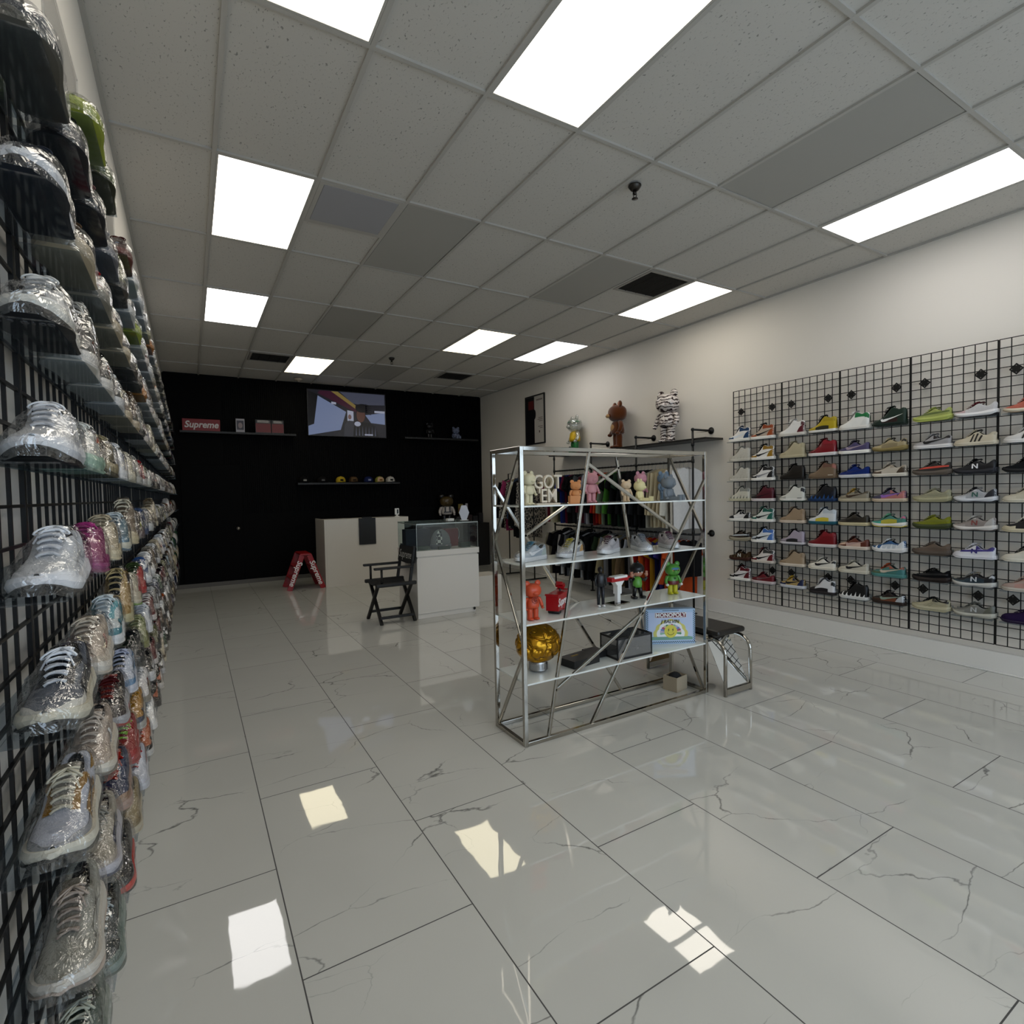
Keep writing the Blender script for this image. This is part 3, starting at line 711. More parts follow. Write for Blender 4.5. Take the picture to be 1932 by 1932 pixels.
# right wall: 8 rows x 8 columns + the cut-off ninth column
C = {'w':WHITE,'b':BLACK,'c':CREAM}
RW = [
 # row 1
 [('blue and white high-top', dict(s='high', upper=WHITE, toe_guard='#1d3d63', heel_counter='#1d3d63', ankle_collar='#16365a', swoosh='#dfe6ee', tongue='#16365a', lace=WHITE)),
  ('orange high-top with black swoosh', dict(s='high', upper='#b9a99a', toe_guard='#9c4a22', heel_counter='#9c4a22', ankle_collar='#8d3f1c', swoosh=BLACK, lace=BLACK, tongue=BLACK)),
  ('white high-top with dark red collar', dict(s='high', upper='#e9e7e4', ankle_collar='#e4e2df', heel_tab='#4a1019', heel_counter='#5a1420', sole='#d8d4cc', lace=WHITE)),
  ('yellow and black basketball sneaker', dict(s='high', upper='#b49d1f', sole='#e6e4de', out='#26261f', toe_guard='#a8921c', ankle_collar='#a08b1b', tongue=BLACK, side_panel='#2b2a18', lining=BLACK, lace=BLACK)),
  ('white high-top with green heel', dict(s='high', upper='#e8e8e4', heel_counter='#dfe0dc', heel_tab='#1c6b3a', ankle_collar='#1d7040', tongue='#e8e8e4', lace='#e8e8e4', sole='#e2e0da')),
  ('dark green trainer with white swoosh', dict(s='high', upper='#12281f', sole='#14241e', out='#0f1f19', tongue='#10231b', swoosh='#e6e6e4', lace=BLACK, side_panel='#2a1614')),
  ('neon yellow green knit sneaker', dict(s='knit', upper='#a2aa64', sole='#adb762', lining='#767f3a', band='#5e6a3a', lace='#9aa850')),
  ('white knit runner with dark red laces', dict(s='knit', upper='#c9c7c8', sole='#e8e6e6', out='#26262a', lace='#5c1420', toe_cap='#b9a0a2', tongue='#5c1420')),
  ('coral pink runner', dict(s='run', upper='#b9695a', sole='#d8cdb8', out='#8a7a66', lace='#b9695a', tex='knit'))],
 [('white high-top with ribbed sides', dict(s='high', upper='#cbc8be', sole='#cfcbc0', tex='knit', zigzag='#bdb9ac')),
  ('mustard and white high-top with black collar', dict(s='high', upper=WHITE, toe_guard='#9a7420', heel_counter='#9a7420', ankle_collar='#8d6b1e', swoosh=BLACK, tongue=BLACK, lace=BLACK)),
  ('beige canvas high-top', dict(s='high', upper='#b3a98c', sole='#bdb496', heel_tab='#a89e80', toe_guard='#aaa083', lace='#b8ae92')),
  ('glossy red high-top with white sole', dict(s='high', upper='#78121e', tex='gloss', sole='#e2dedd', toe_guard=('#5e0d17','gloss'), ankle_collar='#8a1826', lace='#3a0a10')),
  ('purple low sneaker', dict(s='low', upper='#4a4468', toe_guard='#3a3658', swoosh='#9a8a98', eyestay='#3c3850', tongue='#24222e', lace='#2c2a3a')),
  ('sand runner with clear heel unit', dict(s='run', upper='#a39573', sole='#8a7a4c', out='#6f6238', side_panel='#877a5c', tongue='#2c2a26', lace='#b2a688', toe_guard='#b0a27e', heel_tab='#2c2a26')),
  ('light grey low sneaker with black swoosh', dict(s='low', upper='#9a989a', toe_guard='#a9a7a9', swoosh=BLACK, ankle_collar='#26201f', tongue='#8a888a', sole='#dedcdc', lace='#a09e9f')),
  ('cream sneaker with three black stripes', dict(s='low', upper='#c4baa4', stripes='#24211e', sole='#cbc2ae', lace='#b8ae98', tongue='#24211e', ankle_collar='#b5ab95')),
  ('white sneaker with thick black stripes', dict(s='low', upper='#cfcdcb', stripes='#1a1a1b', sole='#dddbd9', lace='#cfcdcb'))],
 [('white ribbed high-top', dict(s='high', upper='#c6c3b9', sole='#cdc9bf', tex='knit', zigzag='#b5b2a5')),
  ('black and white high-top', dict(s='high', upper='#e0dfde', toe_guard=BLACK, heel_counter='#18181a', ankle_collar='#18181a', swoosh='#8a8a90', tongue=BLACK, lace=BLACK)),
  ('all-black sneaker', dict(s='high', upper='#17130f', sole='#14100d', lace='#0e0c0a', tongue='#120f0c', swoosh='#1e1914', scale=.96)),
  ('tan brown basketball sneaker', dict(s='high', upper='#75624e', sole='#6c5a47', toe_guard='#7d6a55', ankle_collar='#6a4b3e', heel_tab='#a0655a', air_window='#c9c2b4', tongue='#3a2c24', lace='#54443a')),
  ('royal blue low sneaker', dict(s='low', upper='#1b2f72', toe_guard='#16286a', swoosh='#142460', tongue='#18296a', lace='#1a2c6c', sole='#c9cbd2', tex='knit')),
  ('white sneaker with brown toe and heel panels', dict(s='low', upper='#b9b0a2', toe_guard='#4e3f30', heel_counter='#43362a', eyestay='#4e3f30', ankle_collar='#988c7c', lace='#b9b0a2', sole='#d6d0c4')),
  ('grey knit sneaker with orange stripe', dict(s='knit', upper='#3c3835', sole='#5d544c', band='#c0493a', lace='#3c3835')),
  ('black suede runner with white N', dict(s='run', upper='#141519', sole='#25262d', out='#1c1d22', letter_n='#e2e2e4', lace='#0f1013', toe_guard='#191a1f')),
  ('black trainer', dict(s='run', upper='#15171a', sole='#16181b', lace='#0e0f11', tex='knit'))],
 [('white high-top with grey camouflage panels', dict(s='high', upper='#cbc8ba', zigzag='#6f7068', ankle_collar='#8a8b84', sole='#c4c0a6', tongue='#77786f', lace='#cbc8ba')),
  ('burgundy and black high-top', dict(s='high', upper='#4c1420', toe_cap='#1a1516', toe_guard='#1a1516', swoosh='#2a0e14', ankle_collar='#561826', sole='#d6cfd0', lace='#1a1516', tongue='#4c1420')),
  ('white basketball sneaker with green accents', dict(s='high', upper='#d3d3cc', sole='#e2e0da', toe_guard='#a8a9a2', out='#2c4a3c', air_window='#20222a', heel_tab='#24262c', lace='#c9c9c2', tongue='#34362f')),
  ('black and blue bulky sneaker', dict(s='high', upper='#0b0d14', sole='#123058', out='#0d2344', heel_counter='#0e1626', zigzag='#184a86', lace=BLACK)),
  ('grey low sneaker with gold swoosh', dict(s='low', upper='#8b8474', toe_guard='#7c7564', swoosh='#3a2a1c', eyestay='#a8842e', lace='#a8842e', tongue='#6a6252', sole='#b5ab94', ankle_collar='#4a4234')),
  ('purple and pink two-tone low sneaker', dict(s='low', upper='#4a4660', toe_cap='#3d3a50', heel_counter='#b0706c', side_panel='#a86a68', ankle_collar='#9a6260', swoosh='#8a5fae', sole='#c2b29c', lace='#2a2838', tongue='#26222c')),
  ('cream knit sneaker', dict(s='knit', upper='#9d9a80', sole='#a09c7e', band='#8d8a72', lace='#a5a28a')),
  ('silver running shoe with green N', dict(s='run', upper='#a7a9ae', sole='#c9cbd0', out='#2a2c30', letter_n='#2f5a50', heel_counter='#20222a', lace='#1a1b1e', toe_guard='#c5c7cb', tex='knit', eyestay='#c9cbd0')),
  ('plain cream canvas sneaker', dict(s='low', upper='#b9b3a1', sole='#c9c3b2', lace='#aaa493', toe_guard='#c4bead'))],
 [('black and white mid sneaker', dict(s='low', upper='#dcdad8', toe_guard='#17181a', toe_cap='#1b1c1e', heel_counter='#18191b', ankle_collar='#18191b', tongue='#18191b', swoosh='#e6e4e2', lace='#17181a')),
  ('teal and white high-top with black collar', dict(s='high', upper='#d6dad6', toe_guard='#1e6154', heel_counter='#1e6154', ankle_collar='#1a584c', swoosh='#14171a', tongue=BLACK, lace='#1e6154')),
  ('tan basketball sneaker with white sole', dict(s='high', upper='#97826a', sole='#cbbcac', toe_guard='#8d7860', air_window='#4c4238', tongue='#6a6058', lace='#a08b73', heel_tab='#8a755d')),
  ('white sneaker with teal sole and yellow accents', dict(s='high', upper='#cfd3d6', sole='#1e5a6a', out='#17485a', side_panel='#c8b43a', ankle_collar='#b7bfc6', tongue='#1a2a48', lace='#c6cbd0')),
  ('dark olive low sneaker with cream sole', dict(s='low', upper='#2d2820', sole='#c2b794', swoosh='#1d1a15', lace='#231f19', tongue='#1c1915', toe_guard='#353027')),
  ('teal runner with yellow toe and pink heel', dict(s='run', upper='#4f8076', sole='#d9d6d0', toe_guard='#3f9a8a', side_panel='#a8a03a', heel_tab='#b4607a', lace='#6ab08a', out='#c9b73e', tex='knit')),
  ('olive green knit sneaker', dict(s='knit', upper='#7c8028', sole='#3c4428', band='#6c7022', lace='#8a8e34')),
  ('silver and brown running shoe with N', dict(s='run', upper='#857c78', sole='#cfcac6', out='#6a625e', letter_n='#7a3c38', toe_guard='#97908c', heel_counter='#a7a4a2', lace='#c2beba', eyestay='#b2aeaa')),
  ('black canvas sneaker with cream sole', dict(s='low', upper='#141416', sole='#beb59c', toe_guard='#c0b79e', lace='#d8d4c6'))],
 [('brown and black runner with thick sole', dict(s='knit', upper='#332820', sole='#98917e', toe_guard='#4a3c30', heel_counter='#141414', tex='leather', band='#b9c0c8', lace='#26201a')),
  ('light blue and black high-top', dict(s='high', upper='#dbe0e6', toe_guard='#15181f', toe_cap='#c9d3e0', heel_counter='#4a72b4', ankle_collar='#3f68ac', swoosh='#15181f', tongue='#15181f', lace='#15181f')),
  ('lavender sneaker with black details', dict(s='high', upper='#a49aa8', sole='#cdc9cf', out='#1c1c1f', side_panel='#1f1f22', tongue='#161618', toe_guard='#8b838d', lace='#2c2a2e', air_window='#17171a', scale=.97)),
  ('red high-top with chunky white sole', dict(s='high', upper='#6e0f18', sole='#d2cccb', toe_guard='#641018', ankle_collar='#7c141e', lace='#3a0a0e', tongue='#6e0f18')),
  ('brown suede low sneaker with pink swoosh', dict(s='low', upper='#5a2c20', toe_cap='#c9ac98', toe_guard='#5a2c20', side_panel='#c2a596', swoosh='#b0938c', tongue='#43201a', lace='#3c1c16', sole='#d0c4b8')),
  ('blue and white runner with caged laces', dict(s='run', upper='#3d5f8a', heel_counter='#c9cdd2', side_panel='#b9c0c8', zigzag='#d4d8dc', sole='#d6d6d6', lace='#e0e2e4', tongue='#16191f', tex='knit')),
  ('grey brown knit sneaker', dict(s='knit', upper='#67594e', sole='#51473f', band='#5a4d43', lace='#6f6157')),
  ('white low sneaker with purple N', dict(s='low', upper='#c9c9d0', letter_n='#2c2468', ankle_collar='#2c2466', tongue='#c2c2ca', sole='#cfcfd6', lace='#d4d4da', band='#3a3078')),
  ('off-white sneaker with black toe patch', dict(s='low', upper='#c4c0b4', sole='#cdc9bc', eyestay='#1a1a1b', lace='#161617', heel_counter='#26241f'))],
 [('dark brown camouflage runner with white V', dict(s='run', upper='#3c2c1c', sole='#3a1e14', out='#2c1610', zigzag='#4c3a22', letter_n='#c9c9c4', lace='#241a12', tex='knit')),
  ('red and white high-top with grey collar', dict(s='high', upper='#d9d3ce', toe_guard='#5e1219', heel_counter='#5e1219', swoosh='#16171a', ankle_collar='#3c3c3a', tongue='#33332f', lace='#5e1219', sole='#cfc6bc')),
  ('sand basketball sneaker with white sole', dict(s='high', upper='#9c8870', sole='#cfc4b6', toe_guard='#8f7b63', tongue='#8a7862', lace='#a6927a', heel_tab='#8c7860')),
  ('white low sneaker with large black swoosh', dict(s='low', upper='#d4d0c6', swoosh='#101012', sole='#d6d0c2', tongue='#26251f', lace='#d4d0c6', heel_tab='#18181a')),
  ('cream low sneaker with black swoosh', dict(s='low', upper='#b9b4a6', swoosh='#121214', sole='#c6c1b2', lace='#bcb7a9', heel_tab='#a5a092')),
  ('teal and orange mixed low sneaker', dict(s='low', upper='#3f6c66', toe_guard='#4a5c44', eyestay='#a04a34', lace='#a8502f', swoosh='#b3aa98', heel_counter='#3a6f70', tongue='#4a4a3c', sole='#4a7f7c', ankle_collar='#8a4a38')),
  ('black knit sneaker with pointed heel', dict(s='knit', upper='#0e0e10', sole='#221a18', band='#17171a', lace='#0c0c0e')),
  ('navy and black running shoe with N', dict(s='run', upper='#15171d', sole='#b9b8b4', out='#7a7a7c', toe_guard='#2c3c44', side_panel='#22303a', letter_n='#b5b8bc', lace='#8a8c8e', tongue='#8a7a5c', heel_tab='#a6a8aa')),
  ('pale pink grey sneaker', dict(s='low', upper='#a08c84', sole='#b5aea4', side_panel='#a8837a', eyestay='#9a7060', lace='#ad9c90'))],
 [('black toe, white and red high-top', dict(s='high', upper='#d9d6d6', toe_guard='#121214', heel_counter='#571019', ankle_collar='#5a121c', swoosh='#121214', tongue='#571019', lace='#121214')),
  ('dark red low sneaker', dict(s='low', upper='#641520', toe_guard='#5a121c', swoosh='#6c4a4e', sole='#c9bdbe', eyestay='#541019', lace='#5a141e', tongue='#54121a')),
  ('navy and gold low sneaker', dict(s='low', upper='#a8905c', toe_guard='#1a2548', swoosh='#17181c', heel_counter='#1a2548', eyestay='#b08c38', side_panel='#a8905c', ankle_collar='#1a2548', tongue='#1c2440', lace='#c09a30', sole='#c6c8ce')),
  ('black and white mid with ribbed sides', dict(s='high', upper='#cfcfd2', toe_guard='#17151a', toe_cap='#1c181a', side_panel='#1a171b', heel_tab='#17171b', sole='#2a2628', out='#1d1a1c', tongue='#8b8c92', lace='#c9c9cc', scale=.95)),
  ('black and white zigzag sneaker', dict(s='high', upper='#111113', zigzag='#dcdcda', sole='#c9c9c8', out='#d8d8d6', lace='#0e0e10', scale=.95)),
  ('dark brown sneaker with iridescent swoosh', dict(s='low', upper='#1c1512', toe_guard='#3a2418', swoosh='#7a8a7c', heel_counter=('#a8acb0','gloss'), side_panel='#6a3c28', lace='#17120f', sole='#2a1f1a')),
  ('cream caged sneaker with black collar', dict(s='knit', upper='#a8a288', sole='#aca68c', ankle_collar='#121212', tongue='#121212', tiger='#8f8a72', lace='#141414')),
  ('grey running shoe with N', dict(s='run', upper='#6c6c68', sole='#b3b1a6', out='#77766f', letter_n='#a5a7a8', toe_guard='#808078', heel_counter='#57584f', lace='#5c5d59', eyestay='#8a8a84')),
  ('dark purple sneaker', dict(s='boot', upper='#221438', sole='#1c1130', lace='#221438', tex='knit'))]]
RZ = [2.062-.2286*i for i in range(8)]
YC = [4.035, 3.745, 3.40, 3.085, 2.785, 2.48, 2.15, 1.855, 1.54]
colw = ['first','second','third','fourth','fifth','sixth','seventh','eighth','ninth']
roww = ['top','second','third','fourth','fifth','sixth','seventh','bottom']
for r in range(8):
    for c in range(9):
        lb, d = RW[r][c]; z = RZ[r]+(-.02 if r == 7 and c > 2 else 0)
        if c >= 7: z -= .0
        rnd = random.Random(r*31+c)
        y = YC[c]+rnd.uniform(-.002, .002)
        sh = link('shoe_shelf', shelfR, None, None); sh.location = (5.535, y, z); sh.rotation_euler = (0, 0, radians(90))
        tag(sh, 'clear acrylic shoe shelf on right wall, %s row, %s column from the clothes' % (roww[r], colw[c]), 'shelf', 'acrylic shoe shelves on the right wall')
        d = dict(d); sc = d.pop('scale', 1.)*.955
        # toe points away from the viewer along the wall (+y)
        t = shoe(lb+', right wall, %s row, %s column' % (roww[r], colw[c]), (5.472, y-LN/2*sc, z+.0006), radians(90)+rnd.uniform(-.02,.02), group='sneakers on the right wall', scale=sc, **d)
# ------------------------------------------------------------------ left wall: wire grids, shelves and wrapped sneakers
for i in range(16):
    y0 = .82+i*.6096
    if y0+.61 > YB-.03: break
    grid_panel(-.285, y0, 'black wire grid panel on the left wall, %s counted from the viewer' % ordinal(i+1), -1, bold=.0032, group='wire grid panels on the left wall')
nylon = lambda d, **k: dict(d, **k)
LP = {  # (row, column): what the near sneakers look like
 (1,0): ('huge-looking dark grey runner', dict(s='run', upper='#4a4e54', sole='#34373c', out='#55524a', lace='#7b7f86', tex='knit')),
 (2,0): ('navy runner with white toe', dict(s='run', upper='#20242e', sole='#d7d8da', out='#1b1f26', toe_guard='#cfd2d4', lace='#2a2e38')),
 (3,0): ('white runner with black and cream underside', dict(s='run', upper='#d3d3d1', sole='#d8d5cb', out='#17181a', toe_guard='#e6e6e4', lace='#c9c9c7', stripes='#8a8c90')),
 (4,0): ('white runner with black toe sole', dict(s='run', upper='#d9dadc', sole='#e2e3e6', out='#141517', toe_guard='#e6e7ea', lace='#dcdde0', tiger='#b9bbc0')),
 (5,0): ('all-white running shoe', dict(s='run', upper='#d7dade', sole='#e6e7ea', out='#15171a', tiger='#a9aeb4', toe_guard='#e2e4e8', lace='#e6e8ec', tex='knit', tongue='#c9ccd2')),
 (6,0): ('grey mesh runner with thick white laces', dict(s='run', upper='#6c7078', tex='knit', sole='#d0c9b4', out='#16181b', toe_guard='#cfccc2', side_panel='#24272e', eyestay='#1d2026', tiger='#3a3e46', lace='#dfe2e8', tongue='#1a1c22', heel_counter='#2c3038')),
 (7,0): ('silver and gold mesh runner', dict(s='run', upper='#b9bcc6', tex='knit', sole='#d2cdbc', out='#17181a', toe_guard=('#84868a','gloss'), eyestay='#8a6422', side_panel='#8a6422', tiger='#5f636b', lace='#c9c2ae', tongue='#9a9488', ankle_collar='#8a6828')),
 (8,0): ('grey and cream running shoe', dict(s='run', upper='#8b8a80', sole='#c9c3b8', out='#b09f92', toe_guard='#9a988e', side_panel='#a5a49a', tiger='#c2c1ba', lace='#a89a8e', tongue='#8a8478')),
 (9,0): ('dark green and grey runner', dict(s='run', upper='#4c5850', sole='#7c867c', out='#3a443c', tiger='#8d968c', lace='#a9ab9c', tongue='#2f3a34', toe_guard='#66726a')),
 (0,2): ('olive yellow foam runner', dict(s='knit', upper='#87902f', sole='#97a03c', band='#5f6424', lace='#87902f')),
 (0,3): ('olive high-top', dict(s='low', upper='#5c6a34', sole='#4a5630', toe_guard='#4e5a2c', out='#2a2c1c')),
 (1,1): ('black trainer', dict(s='low', upper='#1a1c20', sole='#2a2c30', out='#17181c', lace='#16171a')),
 (1,2): ('black and pink trainer', dict(s='low', upper='#15171b', sole='#202328', out='#1b1d21', toe_guard='#1a1c20', lace='#6a4a4a')),
 (5,1): ('magenta pink sneaker', dict(s='boot', upper='#8f2a66', sole='#8a2a68', out='#7c2458', lace='#9a3472', toe_guard='#86285f')),
 (5,2): ('cream sneaker with brown stripes', dict(s='low', upper='#b5a88e', sole='#c7bb9c', stripes='#54402c', lace='#b0a48c')),
 (5,3): ('blue and white sneaker', dict(s='low', upper='#54717f', sole='#c9c6b4', out='#4a6678', toe_guard='#58788a', lace='#b9c2c6')),
 (5,4): ('brown and cream high-top', dict(s='high', upper='#6a5a48', toe_guard='#b7a98c', sole='#c2b594', lace='#d0c8b4')),
 (5,5): ('dark brown runner with yellow patch', dict(s='run', upper='#3c352f', sole='#6a5c5a', side_panel='#a9b03a', lace='#8a7a6c')),
 (5,6): ('blue sneaker', dict(s='low', upper='#2c3a58', sole='#3a4a6a', lace='#4a5a7a')),
 (4,1): ('white and mint runner with orange collar', dict(s='run', upper='#c5c5bf', sole='#9dbaa6', out='#a6c4b0', ankle_collar='#a84a30', lace='#d5d5cf')),
 (4,2): ('brown camouflage sneaker', dict(s='run', upper='#6a5f48', sole='#9c8f70', out='#50482f', zigzag='#3d3a2a', lace='#8f8568')),
 (4,3): ('white sneaker with blue stripes', dict(s='low', upper='#cfd0d2', sole='#d9d9d9', stripes='#2c4a8a', lace='#cfd0d2', ankle_collar='#22305a')),
 (4,4): ('cream runner', dict(s='run', upper='#bdb6a2', sole='#c9c2ae', lace='#bdb6a2')),
 (4,5): ('grey sneaker', dict(s='low', upper='#77766f', sole='#a9a8a2', lace='#8f8e88')),
 (4,6): ('bright red sneaker', dict(s='low', upper='#8a1c20', sole='#b9b5b0', lace='#8a1c20')),
 (6,1): ('cream and pale pink runner', dict(s='run', upper='#b9aa99', sole='#d3cdc2', out='#c2b9ac', letter_n='#b07a70', toe_guard='#c4b9a9', lace='#c6baa9', tongue='#a89a88')),
 (6,2): ('teal and white low sneaker', dict(s='low', upper='#c6cfd2', toe_guard='#3a7d8c', heel_counter='#3a7d8c', swoosh='#3a7d8c', eyestay='#5aa0ac', lace='#c9d2d6', sole='#d9dbdd', ankle_collar='#4c95a2')),
 (6,3): ('tan and black lace-up boot', dict(s='high', upper='#9a7c44', sole='#b5ad86', ankle_collar='#17171a', tongue='#1c1c1e', lace='#b9a67a')),
 (6,4): ('cream moulded foam sneaker', dict(s='boot', upper='#b9b19c', sole='#beb6a2', out='#6f9a3c', lace='#c2baa6')),
 (6,5): ('red sneaker with green tongue', dict(s='low', upper='#a01c1c', sole='#a82424', tongue='#2c3a20', lace='#3a4a2a')),
 (7,1): ('beige runner with white N', dict(s='run', upper='#a8988a', sole='#d2cbbc', out='#6a6258', letter_n='#e2e2e0', toe_guard='#b4a596', eyestay='#b9ab9d', lace='#c2b6a9', tongue='#9a8a7c')),
 (7,2): ('black and dark red runner', dict(s='run', upper='#1c1517', sole='#a9a9ac', out='#9c2c20', tongue='#8f2418', lace='#4a1c1e', toe_guard='#2a2022')),
 (7,3): ('light blue and white low sneaker', dict(s='low', upper='#b4bccb', toe_guard='#5c86ab', heel_counter='#5c86ab', swoosh='#b9c2d2', side_panel='#5c86ab', sole='#c9ccd6', lace='#a9afc4', ankle_collar='#4f7aa2', tongue='#16181e')),
 (7,4): ('black wrapped runner', dict(s='run', upper='#26282a', sole='#2a2c2e', lace='#1a1c1e', toe_guard='#303234')),
 (7,5): ('yellow green sneaker', dict(s='low', upper='#8b9066', sole='#7a7c4a', lace='#9a9e76')),
 (8,1): ('navy and cream runner', dict(s='run', upper='#9b9384', sole='#b9b7be', out='#1f2a4c', side_panel='#222c4a', toe_guard='#a89e90', tiger='#7c7870', lace='#8a867c')),
 (8,2): ('navy and tan sneaker with red laces', dict(s='low', upper='#22304e', sole='#a68a7c', toe_guard='#8f735c', lace='#94241a', tongue='#8a2a1c', out='#9a7a6c')),
 (8,3): ('red sneaker with green laces', dict(s='low', upper='#8d1c1c', sole='#9a2020', toe_guard='#a02424', lace='#7fae3a', tongue='#7a1818')),
 (8,4): ('gold and navy sneaker', dict(s='low', upper='#a87a2c', sole='#a9a59c', toe_guard='#24304c', swoosh='#24304c', lace='#a87a2c')),
 (9,1): ('dark green grey shoe with beaded laces', dict(s='run', upper='#2c3434', sole='#75857e', out='#48564f', side_panel='#56655e', lace='#a4a9a6', tongue='#14181a', toe_guard='#5c6b64')),
 (9,2): ('black sneaker with neon red edge', dict(s='low', upper='#151517', sole='#b9281c', out='#1a1a1c', lace='#2a2a2c', toe_guard='#1c1c1e')),
 (9,3): ('sand and dark brown sneaker', dict(s='low', upper='#8d7d5c', sole='#b0a68e', toe_guard='#7c6c4c', heel_counter='#26221c', lace='#4c4436')),
 (9,4): ('white sneaker with red heel', dict(s='low', upper='#bfc2cc', sole='#c9cbd2', heel_counter='#9a2028', lace='#a02028')),
 (9,5): ('orange and black sneaker', dict(s='low', upper='#a8501c', sole='#c9c7c2', toe_guard='#1a1a1c', lace='#c2401c', swoosh='#1a1a1c')),
 (1,6): ('lime yellow runner', dict(s='knit', upper='#8f9c38', sole='#98a63e', lace='#8f9c38')),
 (2,7): ('orange sneaker', dict(s='low', upper='#a8641c', sole='#b07024', lace='#a8641c')),
 (0,5): ('dark red sneaker', dict(s='low', upper='#3c1a18', sole='#6a3a34', lace='#3c1a18')),
 (0,10): ('orange foam sneaker', dict(s='boot', upper='#a8681e', sole='#a8681e')),
 (1,3): ('dark grey sneaker', dict(s='low', upper='#34343a', sole='#6c6c72', lace='#8a8a90')),
}
PAL = [('white', WHITE, '#e6e4e0', '#b9b9b9'), ('black', '#161618', '#c9c9c9', '#d9d9d9'), ('grey', '#7c7c7c', '#c2c2c0', '#3a3a3c'), ('navy', '#1e2a48', '#cfcfcf', '#c2c2c6'),
       ('cream', '#b9ad94', '#c9c0a8', '#6a5a44'), ('red and white', '#d9d5d2', '#e0ddd8', '#8a1c22'), ('dark red', '#5c141a', '#cfc7c2', '#1a1a1c'), ('brown', '#54402f', '#b5a68c', '#1c1814'),
       ('green', '#2c4a38', '#cfcfc6', '#dcdcd6'), ('blue and white', '#cfd3d8', '#d9dadc', '#2c4a7c'), ('silver', '#9a9ca0', '#c9cacc', '#3c3e44'), ('black and white', '#dddcda', '#e2e1df', '#141416'),
       ('olive', '#5c5c3c', '#a5a284', '#23231a'), ('orange and black', '#1a1816', '#cfcac2', '#a84a18'), ('pale blue', '#8aa4b4', '#d6d8da', '#e2e4e6'), ('purple', '#3c2f5c', '#c9c6cf', '#14141a')]
NCOL = 22
R0, RS, Y0C, CS = 2.51, .229, 1.14, .3048
XS_L = -.2185
rl = random.Random(5); SHL = {}
for r in range(10):
    z = R0-RS*r
    for c in range(NCOL):
        if r == 0 and c in (0, 1, 4): continue              # bare grid at the top near end
        y = Y0C+CS*c
        rowt = 'top row' if r == 0 else ('bottom row' if r == 9 else '%s row from the top' % ordinal(r+1))
        sh = link('shoe_shelf', shelfL, None, None); sh.location = (-.2765, y+.143, z); SHL[(r, c)] = sh; sh.rotation_euler = (0, 0, radians(-90))
        tag(sh, 'clear acrylic shoe shelf, left wall, %s, %s column from the viewer' % (rowt, ordinal(c+1)), 'shelf', 'acrylic shoe shelves on the left wall')
        if (r, c) in LP: desc, d = LP[(r, c)]
        else:
            nm, u, so, ac = PAL[rl.choice([0,1,1,1,2,2,3,3,4,5,6,6,7,7,8,9,10,11,11,12,12,13,13,14,15])]
            if rl.random() < .4: so = rl.choice(['#2a2a2c','#4a4540','#8a8478'])
            s = rl.choice(['low','low','high','run','run','knit'])
            if s == 'high' : s = 'low' if r == 0 else s
            d = dict(s=s, upper=u, sole=so, lace=rl.choice([u, ac, so]))
            k = rl.randrange(4) if s != 'knit' else 4
            if k == 0: d.update(toe_guard=ac, heel_counter=ac, swoosh=ac if u != ac else so)
            elif k == 1: d.update(stripes=ac, toe_guard=u)
            elif k == 2: d.update(toe_guard=ac, swoosh='#151517' if nm != 'black' else '#d9d9d9')
            elif k == 3: d.update(letter_n=ac, side_panel=so)
            else: d.update(band=ac)
            if c > 12: d = {k2: d[k2] for k2 in d if k2 in ('s','upper','sole','lace','toe_guard')}
            desc = {'low':'%s low sneaker','high':'%s high-top','run':'%s runner','knit':'%s knit sneaker','boot':'%s shoe'}[s] % nm
        jj = rl.uniform(-.012, .012)
        fac = .92 if d['s'] != 'boot' else .87
        # toe points towards the viewer (-y)
        t = shoe('wrapped %s, left wall %s row, %s column' % (desc, ordinal(r+1), ordinal(c+1)), (XS_L, y+.286+rl.uniform(-.003,.003), z+.0008), radians(-90)+jj*.9,
                 group='wrapped sneakers on the left wall', scale=fac, wrap=(r+c) % 3, **d)
# price label on the near shelf of the fourth row
lettering('price_label', 'BZ 9 $100', .022, (.125, .05, -.0045), (pi, 0, radians(90)), mat('label_ink','#2a2c30',rough=.6), SHL[(3, 0)])
# the sneakers beyond the twenty-second column: too many and too small to tell apart
b = MB(); bs = MB()
for r in range(10):
    for c in range(NCOL, 29):
        y = Y0C+CS*c; z = R0-RS*r; q = rl.randrange(12)
        h = rl.choice([.10,.11,.15]); x = XS_L
        def f(u, v, y=y, z=z, h=h, x=x):
            w = .046*sin(min(1, u*6)*pi/2)*(1 if u < .8 else cos((u-.8)/.2*1.3)); a = pi*v
            hh = .05+(h-.05)*max(0, 1-max(0, .45-(1-u))*2.4) if u < 1 else .05
            hh = .055+(h-.055)*(1 if u < .45 else max(0, (.85-u)/.4))
            return (x+w*cos(a), y+.285-.27*u, z+.002+hh*sin(a)**.6)
        b.grid(f, 8, 6, q)
        bs.box(-.278, y+.007, z-.003, -.15, y+.279, z)
cols = [PAL[i][1] for i in range(12)]
o = link('distant_sneakers', b.mesh('distant'), [mat('distant_sneaker_%s' % 'abcdefghijkl'[i], cols[i], rough=.2, vary=.35, bscale=60) for i in range(12)], None); o['kind'] = 'stuff'
tag(o, 'dense far end of the left wall of wrapped sneakers, beside the black wall', 'sneakers')
o = link('distant_shoe_shelves', bs.mesh('shelves'), macr, None); o['kind'] = 'stuff'; tag(o, 'acrylic shelves at the far end of the left wall', 'shelves')
